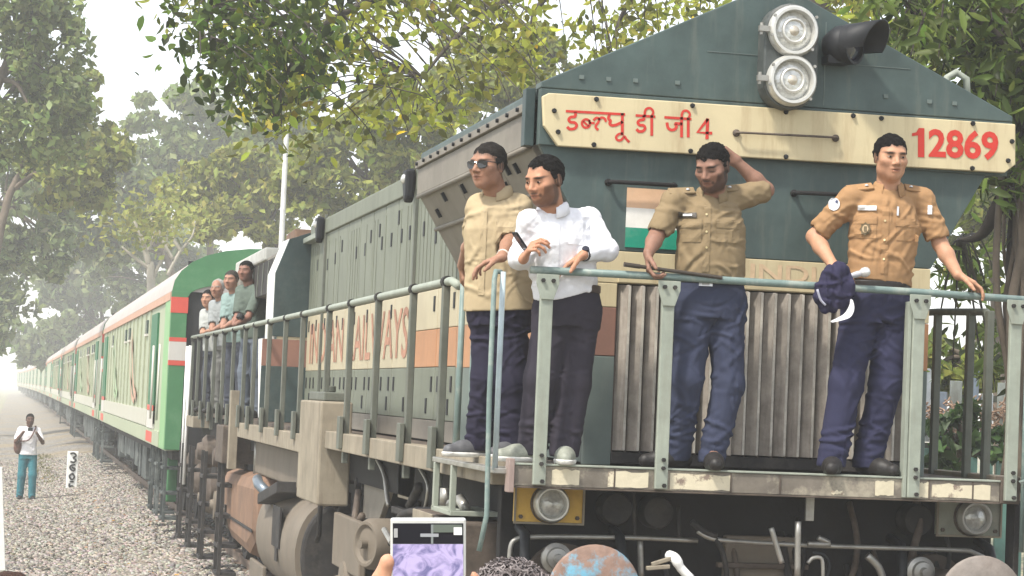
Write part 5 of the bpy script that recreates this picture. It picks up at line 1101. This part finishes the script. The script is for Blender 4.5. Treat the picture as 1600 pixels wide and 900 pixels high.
sb = J['hipb']+np.array((-.12,-.03,.14)); bag = sdf_obj('bag', [ell(sb, (.09,.09,.15), None, .02)], .014, cloth('brown_bag_cloth', (.13,.075,.06)), None, sb)[0]; tag(bag, 'brown sling bag hanging at the walking man\'s side', 'bag')
g = MB(); mc_ = (J['sha']+J['shb'])/2; g.tube(smooth_line([sb+np.array((.03,-.06,.12)), mc_+np.array((0,-.16,-.20)), J['sha']+np.array((-.06,-.10,.02)), J['sha']+np.array((-.06,.02,.07)), mc_+np.array((0,.15,-.2)), sb+np.array((.03,.06,.12))], 4), .014, 6); obj('strap', g, cloth('brown_strap_cloth', (.12,.06,.05)), bag)
# man on the right-hand steps, mostly cut by the picture edge
m_stripe = bpy.data.materials.new('striped_cloth'); m_stripe.use_nodes = True; t_ = m_stripe.node_tree; b_ = t_.nodes['Principled BSDF']; b_.inputs['Roughness'].default_value = .85
wv = t_.nodes.new('ShaderNodeTexWave'); wv.inputs['Scale'].default_value = 16; wv.inputs['Distortion'].default_value = .6; tc_ = t_.nodes.new('ShaderNodeTexCoord'); mp_ = t_.nodes.new('ShaderNodeMapping'); mp_.inputs['Rotation'].default_value = (0, .9, .3); t_.links.new(tc_.outputs['Object'], mp_.inputs[0]); t_.links.new(mp_.outputs[0], wv.inputs[0])
cr_ = t_.nodes.new('ShaderNodeValToRGB'); cr_.color_ramp.elements[0].color = (.22,.18,.18,1); cr_.color_ramp.elements[0].position = .08; cr_.color_ramp.elements[1].color = (.62,.58,.57,1); cr_.color_ramp.elements[1].position = .22; t_.links.new(wv.outputs[0], cr_.inputs[0]); t_.links.new(cr_.outputs[0], b_.inputs['Base Color'])
J = stand((1.44, -.10), .20, (.15,-1,0), H=1.68, aL=((-.06,.08,-.27),(-.03,.16,-.50)), aR=((.08,.10,-.26),(.05,.30,-.3)))
make_person('person in white striped shirt on the right-hand steps at the picture edge', J, (.3,-.9,0), (.15,-1,0), (.30,.075,.06), m_stripe, m_dkp, HAIR, step=.009, seed=81, belt=None, tuck=False, hem=J['hipa'][2]-.05)
# foreground onlookers
def cam_pt(px, py, d): v = ray(px, py); return CAM+v*d
GZ = -.14
hp = cam_pt(798, 946, 6.2)
J = stand((hp[0], hp[1]), hp[2]-1.60, (0,1,0), H=1.72); J['head'] = hp-np.array((0,0,.04))
ob = make_person('onlooker in the foreground whose curly grey-black hair shows at the bottom edge', J, (.1,1,.1), (0,1,0), (.3,.16,.11), cloth('maroon_cloth', (.12,.04,.04)), m_dkp, (.055,.042,.042), step=.012, seed=91, belt=None, tuck=False, headh=.235)
V = []; Fc = []; r_ = np.random.default_rng(5); g = MB()
for i in range(1000):
    d = unit(r_.normal(size=3)*np.array((1,1,.8))+np.array((0,0,.5))); c0 = hp+np.array((0,0,-.01))+d*np.array((.115,.125,.125)); a = unit(np.cross(d, r_.normal(size=3))); b = np.cross(d, a); q = [c0+(a*math.cos(t)+b*math.sin(t))*.011*(1+.3*t/6)+d*.011*t/3 for t in np.linspace(0, r_.uniform(3.5,6), 6)]; g.tube(q, .0024, 3, False)
h2 = obj('curls', g, mat('curly_hair', (.15,.125,.12), .55, var=.5, vs=30, spec=.5), ob['p']); h2['kind'] = 'stuff'
hp = cam_pt(18, 925, 7.5)
J = stand((hp[0], hp[1]), hp[2]-1.60, (.3,1,0), H=1.70); J['head'] = hp-np.array((0,0,.055))
make_person('onlooker whose dark brown hair just shows at the lower left corner', J, (.3,1,0), (.3,1,0), (.3,.16,.11), cloth('brown_cloth', (.2,.12,.08)), m_dkp, (.06,.035,.027), step=.012, seed=92, belt=None, tuck=False, headh=.235)
# phone held up in the foreground, with its owner below the frame
D0 = 2.55; pr_, pu_ = _r, unit(_u)
pc = cam_pt(669, 905, D0); pw, ph = 118/3500*D0, .165
pc = cam_pt(669, 809, D0)-pu_*ph/2
m_scr = bpy.data.materials.new('phone_live_view'); m_scr.use_nodes = True; t_ = m_scr.node_tree; b_ = t_.nodes['Principled BSDF']; b_.inputs['Roughness'].default_value = .2
tc_ = t_.nodes.new('ShaderNodeTexCoord'); n_ = t_.nodes.new('ShaderNodeTexNoise'); n_.inputs['Scale'].default_value = 55; n_.inputs['Detail'].default_value = 5; n_.inputs['Distortion'].default_value = 1.2; t_.links.new(tc_.outputs['Object'], n_.inputs[0])
cr_ = t_.nodes.new('ShaderNodeValToRGB'); cr_.color_ramp.elements[0].color = (.14,.13,.26,1); cr_.color_ramp.elements[0].position = .36; cr_.color_ramp.elements[1].color = (.40,.34,.55,1); cr_.color_ramp.elements[1].position = .56; t_.links.new(n_.outputs[0], cr_.inputs[0]); t_.links.new(cr_.outputs[0], b_.inputs['Base Color']); t_.links.new(cr_.outputs[0], b_.inputs['Emission Color']); b_.inputs['Emission Strength'].default_value = .10; b_.inputs['Specular IOR Level'].default_value = .15
nn = np.cross(pr_, pu_); g = MB(); g.obx(pc, pr_, pu_, nn, pw/2, ph/2, .004); tel = obj('phone', g, mat('pale_phone_frame', (.62,.62,.60), .35, .3, var=.05), None, base=pc, bev=.0025); tag(tel, 'smartphone held up in the foreground at the bottom edge, filming the train', 'phone')
sx = lambda x0, x1, y0, y1, m, n, e: obj(n, MB().obx(pc+pr_*((x0+x1)/2-.5)*pw+pu_*(.5*ph-(y0+y1)/2), pr_, pu_, nn, (x1-x0)/2*pw, (y1-y0)/2, .0005), m, tel)
k_ = D0/3500
sx(.035,.965,8*k_,40*k_, mat('viewfinder_dark', (.012,.012,.018), .3, bump=0), 'viewfinder', 0); 
for o_ in [tel.children[-1]]: o_.location = o_.location+Vector(nn*.0045)
sx(.035,.965,40.5*k_,ph-.006, m_scr, 'live_view', 0)
for o_ in [c for c in tel.children if c.name.startswith('live_view')]: o_.location = o_.location+Vector(nn*.0045)
for (x0,x1,y0,y1,c) in ((.40,.64,24,29,(.3,.31,.33)),(.54,.57,10,40,(.2,.22,.22)),(.84,.95,14,26,(.72,.72,.72)),(.57,.95,10,22,(.11,.13,.11)),(.05,.10,16,30,(.35,.35,.35))):
    sx(x0,x1,y0*k_,y1*k_, mat('view_%d' % int(c[0]*1000), c, .4, bump=0, var=0), 'view_detail', 0); o_ = [c for c in tel.children if c.name.startswith('view_detail')][-1]; o_.location = o_.location+Vector(nn*(.0054+.0002*rng.random()))
wr = pc+pr_*(pw*.25)-pu_*(ph*.5+.075)-nn*.05
own = wr+np.array((.10,-.28,-.42)); J = stand((wr[0]+.05, wr[1]-.42), GZ, (0,1,0), H=1.66)
J['wra'] = wr; J['ela'] = J['sha']*.45+wr*.55+np.array((-.10,.02,-.10)); J['wrb'] = J['hipb']+np.array((.12,.1,0))
mo = make_person('person below the frame holding up the foreground phone, one fingertip visible', J, (0,1,.1), (0,1,0), (.52,.27,.17), cloth('blue_shirt_cloth', (.12,.2,.35)), m_dkp, HAIR, step=.008, seed=93, belt=None, tuck=False, handspec={'a': dict(d=pu_*.95+pr_*.1, n=nn, t=pr_*.9, curl=(.25,.3,.3))})
fb = cam_pt(598, 872, D0+.02); g = MB(); 
# fingertip beside the phone's left edge belongs to the same hand: a long bent finger
fo, _, _ = sdf_obj('finger', [rcone(cam_pt(606,878,D0), cam_pt(597,915,D0+.01), .0095, .0105), rcone(cam_pt(597,915,D0+.01), wr, .0105, .016)], .003, m_skin, mo['p'], colf=lambda V: np.tile(np.array((.52,.27,.17), f32), (len(V),1)))
# ------------------------------------------------------------------ posts, pole, fence
b = onz(3, 892, -.45); tpt = ony(-2, 730, b[1]); g = MB(); g.obx((b+tpt)/2, (1,0,0), (0,1,0), tpt-b, .045, .045, np.linalg.norm(tpt-b)/2); tag(obj('white_post', g, m_white, None, base=b, bev=.006), 'leaning white post at the far left edge beside the ballast', 'post')
kb = onz(111, 769, -.43); kt = ony(112, 705, kb[1]); w = .12; g = MB(); g.bx(kb[0]-w, kb[0]+w, kb[1]-.05, kb[1]+.05, kb[2]-.1, kt[2]); km = obj('kilometre_post', g, m_white, None, base=kb, bev=.012); tag(km, 'white kilometre post with black numerals standing in the ballast', 'marker post')
to = lambda x, y: (kb[0]+.075*x, kb[1]-.054, kt[2]-.93*y)
ink = mat('black_numerals', (.02,.02,.02), .7, bump=0)
for st in ([(-.8,.06),(.2,.04),(.9,.10),(.1,.155),(.9,.20),(.3,.26),(-.7,.24)], [(.8,.31),(-.5,.34),(-.6,.41),(.3,.46),(.7,.41),(-.2,.38)], [(0,.53),(-.7,.58),(-.4,.65),(.3,.66),(.7,.6),(.2,.53),(0,.53)], [(-.6,.72),(.6,.72)], [(-.6,.76),(-.6,.84),(.2,.82),(.7,.86),(.3,.93),(-.5,.92)]):
    g = MB(); ribbon(g, smooth_line(st, 4), .32, lambda x, y: to(x, y)) if False else None
    pts = smooth_line(st, 4) if len(st) > 2 else st; P3 = [to(*p) for p in pts]; q = MB(); q.tube(P3, .021, 5); obj('numeral', q, ink, km)
pb = ony(440, 372, 45.0); g = MB(); g.cyl((pb[0], 45, -.55), (pb[0], 45, 11.0), .075, 12, .06); up_ = obj('utility_pole', g, mat('pale_pole', (.62,.62,.6), .7), None, base=(pb[0],45,-.5)); tag(up_, 'slender pale utility pole standing among the trees behind the train', 'pole')
# corrugated fence on the right beyond the locomotive
fx = [ony(1420,650,9.)[0]+k*.155 for k in range(13)]
fn = thing('fence', 'weathered blue-grey and green upright paling fence beyond the right-hand railing', 'fence', (fx[0], 9, -.5))
mf = [mat('paling_%d' % i, c, .7, var=.25, vs=5, dirt=(.12,.10,.08), damt=.6, ds=4, streak=True, bump=.15) for i, c in enumerate(((.17,.21,.26),(.33,.36,.38),(.10,.20,.17),(.22,.24,.22)))]
for k, x in enumerate(fx):
    top = 2.35+.12*math.sin(k*2.1); g = MB(); g.bx(x-.055, x+.055, 8.98+.02*(k % 2), 9.02+.02*(k % 2), 1.78, top); obj('paling', g, mf[k % 2 if k % 3 else 3], fn, bev=.004)
    g = MB(); g.bx(x-.06, x+.06, 8.97, 9.0, -.5, 1.72); obj('lower_board', g, mf[2], fn, bev=.004)
for z in (2.2,1.74,1.0): g = MB(); g.bx(fx[0]-.1, fx[-1]+.1, 9.05, 9.1, z-.03, z+.03); obj('fence_rail', g, m_poledk, fn)
g = MB(); r_ = np.random.default_rng(3)
for i in range(420):
    c = np.array((r_.uniform(fx[0], fx[-1]), r_.uniform(8.82,8.95), r_.uniform(1.86,2.14))); d = unit(r_.normal(size=3)); g.tube([c, c+d*.06, c+d*.09+r_.normal(0,.03,3)], .008, 4)
tt = obj('dry_creeper', g, mat('dry_rust_creeper', (.24,.16,.11), .8, var=.6, vs=12), None, base=(fx[0], 8.9, 2)); tag(tt, 'band of dry rusty creeper tangled along the fence', 'creeper', kind='stuff')
# ------------------------------------------------------------------ trees
def leaf_mat(name, c, tr=.45, var=.25): return mat(name, c, .5, var=var, vs=.8, attr='col', bump=0, trans=tr, spec=.3)
def leaves(C, size, r_, length=1.9, droop=.3, rnd=False):
    """folded leaf blades at points C"""
    n = len(C); d = r_.normal(size=(n,3)); d[:,2] -= droop; d /= np.linalg.norm(d, axis=1)[:,None]
    a = np.cross(d, r_.normal(size=(n,3))); a /= np.linalg.norm(a, axis=1)[:,None]; nrm = np.cross(d, a); s = (size*r_.uniform(.6,1.3,n))[:,None]
    if rnd:
        L_ = d*s*length/2; A_ = a*s*.5; N_ = nrm*s*.14; V = np.stack([C-L_, C-L_*.45+A_*.8+N_, C+L_*.25+A_*.85+N_, C+L_-N_*.8, C+L_*.25-A_*.85+N_, C-L_*.45-A_*.8+N_], 1).reshape(-1,3); i6 = 6*np.arange(n)[:,None]
        return V, np.concatenate([i6+np.array((0,1,2,3)), i6+np.array((0,3,4,5))])
    V = np.stack([C-d*s*length/2, C-d*s*.1+a*s*.5+nrm*s*.12, C+d*s*length/2, C-d*s*.1-a*s*.5+nrm*s*.12], 1).reshape(-1,3)
    return V, np.arange(4*n).reshape(-1,4)
def leaf_obj(name, C, size, m, parent, r_, hue=.25, length=1.9, droop=.3, yellow=.0, mult=None, rnd=False):
    V, Fq = leaves(C, size, r_, length, droop, rnd); me = bpy.data.meshes.new(name); fill_mesh(me, V-BASE[parent], Fq)
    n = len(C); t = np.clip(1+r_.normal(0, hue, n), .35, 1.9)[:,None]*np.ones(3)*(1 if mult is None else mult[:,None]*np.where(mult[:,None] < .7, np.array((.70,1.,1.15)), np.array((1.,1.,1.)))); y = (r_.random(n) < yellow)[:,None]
    t = t*np.where(y, np.array((2.4,1.5,.5)), np.array((1,1,1)))*(1+r_.normal(0,.06,(n,3))); c = np.ones((n,6 if rnd else 4,4), f32); c[...,:3] = t[:,None]
    ca = me.color_attributes.new('col', 'FLOAT_COLOR', 'POINT'); ca.data.foreach_set('color', c.ravel()); return link(name, me, m, parent)
m_bark = mat('bark', (.12,.095,.07), .9, var=.35, vs=3, bump=.6, bs=14); m_barkpale = mat('pale_bark', (.42,.39,.33), .85, var=.2, vs=3, bump=.3, bs=14)
def tree(label, px, py, rx, rz, Y, n, col, lsz=9., seed=1, trunk_dx=0., tint=.34, bark=None, group='hazy trees along the line', yellow=0., ncl=46, low=0.):
    r_ = np.random.default_rng(seed); c = ony(px, py, Y); dep = (c-CAM)@_w; k = dep/3500; RX, RZ = rx*k, rz*k; RY = RX*.8
    bx, by = c[0]+trunk_dx, Y; t = thing('tree', label, 'tree', (bx, by, -.5), group)
    g = MB(); top = np.array((c[0], Y, c[2]+RZ*.35)); tr_ = .05*RZ+.08; base = np.array((bx, by, -.6)); fork = np.array((bx+(c[0]-bx)*.35, by, max(c[2]-RZ*.8, 1.5)))
    g.tube(smooth_line([base, base*.5+fork*.5+r_.normal(0,.1,3), fork, (fork+top)/2+r_.normal(0,.15,3), top], 4), list(np.linspace(tr_, tr_*.25, 17)), 9); obj('trunk', g, bark or m_bark, t, smooth=True)
    CC = []
    while len(CC) < ncl:
        p = r_.uniform(-1,1,3)
        if .12 < p@p < 1.15 and p[2] > -.9+low: CC.append(c+p*np.array((RX,RY,RZ))*np.array((1,1,1)))
    for q in CC[:14]:
        s0 = fork+(top-fork)*r_.uniform(0,.8); g = MB(); g.tube(smooth_line([s0, (s0+q)/2+np.array((0,0,.12*RZ)), q], 4), list(np.linspace(tr_*.4, tr_*.07, 9)), 6); obj('limb', g, bark or m_bark, t, smooth=True)
    P = []
    for q in CC:
        m_ = int(.72*n/ncl*r_.uniform(.5,1.5)); d = r_.normal(size=(m_,3)); d /= np.linalg.norm(d,axis=1)[:,None]; rad = (.23*r_.uniform(.6,1.5)); P.append(q+d*np.array((RX,RX,RZ*.75))*rad*(r_.uniform(.25,1.05,m_)**.5)[:,None])
    leaf_obj('crown', np.concatenate(P), lsz*k, col, t, r_, tint, yellow=yellow); return t
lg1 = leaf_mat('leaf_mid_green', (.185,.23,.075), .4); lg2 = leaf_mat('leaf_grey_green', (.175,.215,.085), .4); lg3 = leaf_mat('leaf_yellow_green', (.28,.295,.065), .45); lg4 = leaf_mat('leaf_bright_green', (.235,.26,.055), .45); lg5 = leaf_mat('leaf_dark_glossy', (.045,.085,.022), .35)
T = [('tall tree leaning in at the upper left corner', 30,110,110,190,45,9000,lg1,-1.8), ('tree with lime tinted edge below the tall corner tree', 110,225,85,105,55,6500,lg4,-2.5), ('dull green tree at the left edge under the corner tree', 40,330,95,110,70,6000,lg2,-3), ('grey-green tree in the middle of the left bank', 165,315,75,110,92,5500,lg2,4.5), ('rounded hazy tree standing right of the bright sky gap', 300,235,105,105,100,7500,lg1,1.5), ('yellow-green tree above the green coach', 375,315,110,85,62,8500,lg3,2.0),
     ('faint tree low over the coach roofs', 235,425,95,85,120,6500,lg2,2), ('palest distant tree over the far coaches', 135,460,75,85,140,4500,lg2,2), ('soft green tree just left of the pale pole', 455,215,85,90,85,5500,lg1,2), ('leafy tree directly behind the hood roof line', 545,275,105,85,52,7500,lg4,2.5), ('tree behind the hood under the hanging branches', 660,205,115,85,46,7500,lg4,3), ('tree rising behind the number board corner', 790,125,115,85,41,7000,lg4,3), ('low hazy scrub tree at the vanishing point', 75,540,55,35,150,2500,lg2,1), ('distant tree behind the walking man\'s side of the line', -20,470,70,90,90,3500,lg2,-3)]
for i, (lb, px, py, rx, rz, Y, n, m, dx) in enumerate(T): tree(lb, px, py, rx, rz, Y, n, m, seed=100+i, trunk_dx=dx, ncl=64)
# pale bare-limbed tree over the first coach
bt = thing('tree', 'tree with pale bare forking limbs over the first coach', 'tree', (3.2, 58, -.5), 'hazy trees along the line')
B0 = ony(236,445,58); g = MB(); g.tube(smooth_line([(B0[0]+.3,58,-.6), B0, ony(232,410,58), ony(222,375,58), ony(210,345,58)], 4), list(np.linspace(.16,.04,17)), 8); obj('trunk', g, m_barkpale, bt, smooth=True)
for L in ([(236,440),(255,400),(262,370)],[(262,430),(280,395),(300,370),(305,345)],[(234,420),(205,398),(190,385)],[(270,405),(256,380),(246,352)],[(285,395),(270,370),(268,340)],[(228,395),(240,370),(236,340)]):
    g = MB(); g.tube(smooth_line([ony(x,y,58) for x,y in L], 4), list(np.linspace(.07,.02,(len(L)-1)*4+1)), 6); obj('limb', g, m_barkpale, bt, smooth=True)
r_ = np.random.default_rng(9); P = np.array([ony(r_.normal(245,45), r_.normal(345,22), 58+r_.normal(0,1.5)) for _ in range(900)]); leaf_obj('crown', P, .13, lg3, bt, r_)
# near overhanging tree: limbs reach across above the locomotive from a trunk on the right
def inside(poly, x, y):
    c = False; n = len(poly)
    for i in range(n):
        (x1,y1),(x2,y2) = poly[i], poly[i-1]
        if (y1 > y) != (y2 > y) and x < (x2-x1)*(y-y1)/(y2-y1)+x1: c = not c
    return c
def branch_tree(label, base, fork, polys, limbs, m, lsz, seed, length, bark, twig=.008, droop=.5, yellow=.01, per=60, spread=.28, hue=.4):
    r_ = np.random.default_rng(seed); t = thing('tree', label, 'tree', base); g = MB()
    g.tube(smooth_line([base, np.array(base)*.6+np.array(fork)*.4+(.15,0,0), fork], 5), list(np.linspace(.30,.17,11)), 12); obj('trunk', g, bark, t, smooth=True)
    ends = []
    for L in limbs:
        pts = smooth_line([fork]+[ony(*p) for p in L], 5); g = MB(); g.tube(pts, list(np.linspace(.09,.012,len(pts))), 7); obj('limb', g, bark, t, smooth=True); ends += pts[4:]
    ends = np.array(ends); P = []; MU = []; tw = MB()
    for poly, num, y0, y1, *mu in polys:
        xs_ = [p[0] for p in poly]; ys_ = [p[1] for p in poly]; k = 0
        while k < num:
            x, y = r_.uniform(min(xs_), max(xs_)), r_.uniform(min(ys_), max(ys_))
            if not inside(poly, x, y): continue
            k += 1; c = ony(x, y, r_.uniform(y0, y1)); q = ends[np.argmin(((ends-c)**2).sum(1))]
            pts = smooth_line([q, (q+c)/2+np.array((0,0,.12)), c, c+(c-q)*.15-np.array((0,0,.1))], 3); tw.tube(pts, list(np.linspace(twig*1.4,twig*.4,len(pts))), 4, False)
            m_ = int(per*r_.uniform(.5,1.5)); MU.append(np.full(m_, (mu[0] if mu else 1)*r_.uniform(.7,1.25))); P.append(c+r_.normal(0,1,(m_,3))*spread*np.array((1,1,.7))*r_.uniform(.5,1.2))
    o = obj('twigs', tw, bark, t); o['kind'] = 'stuff'; leaf_obj('crown', np.concatenate(P), lsz, m, t, r_, hue, length, droop, yellow, np.concatenate(MU), True); return t
near_poly = [(262,-60),(300,-5),(268,12),(310,30),(285,72),(330,78),(322,112),(362,118),(372,150),(360,182),(405,200),(430,215),(425,240),(462,236),(470,195),(520,190),(600,205),(660,195),(720,165),(820,135),(870,105),(905,50),(900,-60)]
near_dark = [(270,-50),(290,20),(300,70),(360,110),(380,180),(440,200),(470,120),(560,60),(540,-50)]  # leaves in this patch tinted darker, a backlit silhouette put into their colour
gap_poly = [(905,-40),(925,60),(940,118),(985,92),(1010,40),(1080,20),(1180,-10),(1180,-40)]
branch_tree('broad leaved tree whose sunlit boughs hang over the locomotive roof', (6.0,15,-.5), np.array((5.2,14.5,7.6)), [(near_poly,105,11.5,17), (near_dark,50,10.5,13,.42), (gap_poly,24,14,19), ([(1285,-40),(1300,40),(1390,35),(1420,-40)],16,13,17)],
    [[(1100,-120,14),(860,-60,14),(640,-20,13.5),(480,60,13),(430,190,12.5)], [(1000,-100,15),(760,20,15),(660,120,15)], [(900,-150,14),(600,-100,13),(380,-30,12),(310,60,12)], [(1150,-90,16),(1000,-20,16),(950,90,16.5)], [(880,-20,15.5),(830,80,15.5)], [(1340,-60,15),(1330,10,15)]], leaf_mat('leaf_sunlit', (.27,.29,.04), .65), .074, 11, 1.8, mat('dark_bark', (.06,.05,.04), .9, var=.3, bump=.4), per=30, spread=.25, yellow=.012, hue=.5)
rt_poly = [(1372,-40),(1380,45),(1420,60),(1440,95),(1500,125),(1545,165),(1588,205),(1592,265),(1640,300),(1680,-40)]
rt = branch_tree('dark long leaved tree with hanging aerial roots at the right edge', (3.75,4.4,-.5), np.array((3.55,4.4,4.1)), [(rt_poly,120,3.6,5.6), ([(1545,255),(1600,260),(1600,330),(1560,330)],8,3.8,4.8), ([(1462,395),(1545,385),(1560,470),(1465,470)],10,6.5,8), ([(1462,520),(1560,520),(1560,575),(1462,570)],6,6.5,8)],
    [[(1560,180,4.4),(1500,80,4.4),(1430,30,4.4)], [(1590,60,4.6),(1540,-40,4.8)], [(1575,300,4.3),(1535,365,4.4),(1500,375,4.6)], [(1620,150,4.2),(1560,60,4.2),(1480,-10,4.2)]], leaf_mat('leaf_long_green', (.10,.14,.028), .5), .048, 12, 3.4, mat('wet_dark_bark', (.035,.028,.022), .9, var=.4, bump=.5), per=26, spread=.17, yellow=.012, hue=.55)
r_ = np.random.default_rng(21)
for k in range(16):
    x0 = r_.uniform(1558,1612); y0 = r_.uniform(4.1,4.9); L = [(x0+r_.uniform(-6,6), 230+r_.uniform(-40,60)), (x0+r_.uniform(-12,8), 380), (x0+r_.uniform(-14,10), 480), (x0+r_.uniform(-18,10), 600), (x0+r_.uniform(-18,10), 760)]
    g = MB(); g.tube(smooth_line([ony(x,y,y0) for x,y in L], 4), r_.uniform(.012,.035), 6); obj('aerial_root', g, m_bark if k % 3 else MATS['wet_dark_bark'], rt, smooth=True)
# bright shrub and wall beyond the fence, right side
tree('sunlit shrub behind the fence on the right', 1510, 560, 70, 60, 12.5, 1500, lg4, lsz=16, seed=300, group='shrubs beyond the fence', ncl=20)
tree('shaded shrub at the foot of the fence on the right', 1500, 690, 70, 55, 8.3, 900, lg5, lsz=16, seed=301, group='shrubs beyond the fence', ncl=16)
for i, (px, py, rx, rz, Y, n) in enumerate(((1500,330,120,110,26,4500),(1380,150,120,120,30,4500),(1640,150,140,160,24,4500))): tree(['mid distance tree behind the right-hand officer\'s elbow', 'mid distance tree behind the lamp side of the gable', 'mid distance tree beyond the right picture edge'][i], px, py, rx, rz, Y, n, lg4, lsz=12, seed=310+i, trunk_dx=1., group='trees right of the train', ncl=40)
# grass verge on the far left
P = np.stack([np.where(np.arange(9000) < 1500, rng.normal(-2.35,.28,9000), rng.uniform(-9,-4.2,9000)), np.where(np.arange(9000) < 1500, rng.uniform(44,64,9000), rng.uniform(14,90,9000)), np.full(9000,-.40)], 1); r_ = np.random.default_rng(31)
V, Fq = leaves(P, .05, r_, 3.2, -1.6); me = bpy.data.meshes.new('grass_verge'); fill_mesh(me, V, Fq); ca = me.color_attributes.new('col','FLOAT_COLOR','POINT'); c = np.ones((len(P),4,4), f32); c[...,:3] = r_.uniform(.6,1.5,(len(P),1,1)); ca.data.foreach_set('color', c.ravel())
tag(link('grass_verge', me, leaf_mat('dry_grass', (.16,.15,.06), .3)), 'dry grass verge left of the ballast', 'grass', kind='stuff')
P = np.stack([rng.uniform(-4.2,-.9,420), 9+(rng.random(420)**1.4)*38, np.zeros(420)], 1); P[:,0] = np.where(rng.random(420) < .6, -2.0+rng.normal(0,.5,420), P[:,0]); P[:,2] = bed_z(P[:,0])+.05
V, Fq = leaves(P, .045, np.random.default_rng(32), 1.8, 0); V[:,2] = np.repeat(P[:,2],4)+(V[:,2]-np.repeat(P[:,2],4))*.25; me = bpy.data.meshes.new('dry_leaves'); fill_mesh(me, V, Fq); ca = me.color_attributes.new('col','FLOAT_COLOR','POINT'); c = np.ones((len(P),4,4), f32); c[...,:3] = rng.uniform(.4,1.3,(len(P),1,1))*np.where(rng.random(len(P))[:,None,None] < .25, np.array((1.6,1.3,.4)), np.array((1,.75,.6))); ca.data.foreach_set('color', c.ravel())
tag(link('dry_leaves', me, leaf_mat('fallen_leaf', (.26,.17,.08), .1)), 'fallen dry brown and yellow leaves scattered over the ballast', 'leaves', kind='stuff')
# ------------------------------------------------------------------ haze
g = MB(); g.bx(-430, 430, -110, 910, -1.56, 30); hz = obj('haze', g, None); hm = bpy.data.materials.new('pale_haze'); hm.use_nodes = True; t_ = hm.node_tree; t_.nodes.remove(t_.nodes['Principled BSDF'])
pv = t_.nodes.new('ShaderNodeVolumePrincipled'); pv.inputs['Color'].default_value = (.96,.97,.97,1); pv.inputs['Density'].default_value = .0020; pv.inputs['Anisotropy'].default_value = 0; t_.links.new(pv.outputs[0], t_.nodes['Material Output'].inputs['Volume'])
hz.data.materials.append(hm); tag(hz, 'pale bright haze hanging over the line', 'haze', kind='stuff')
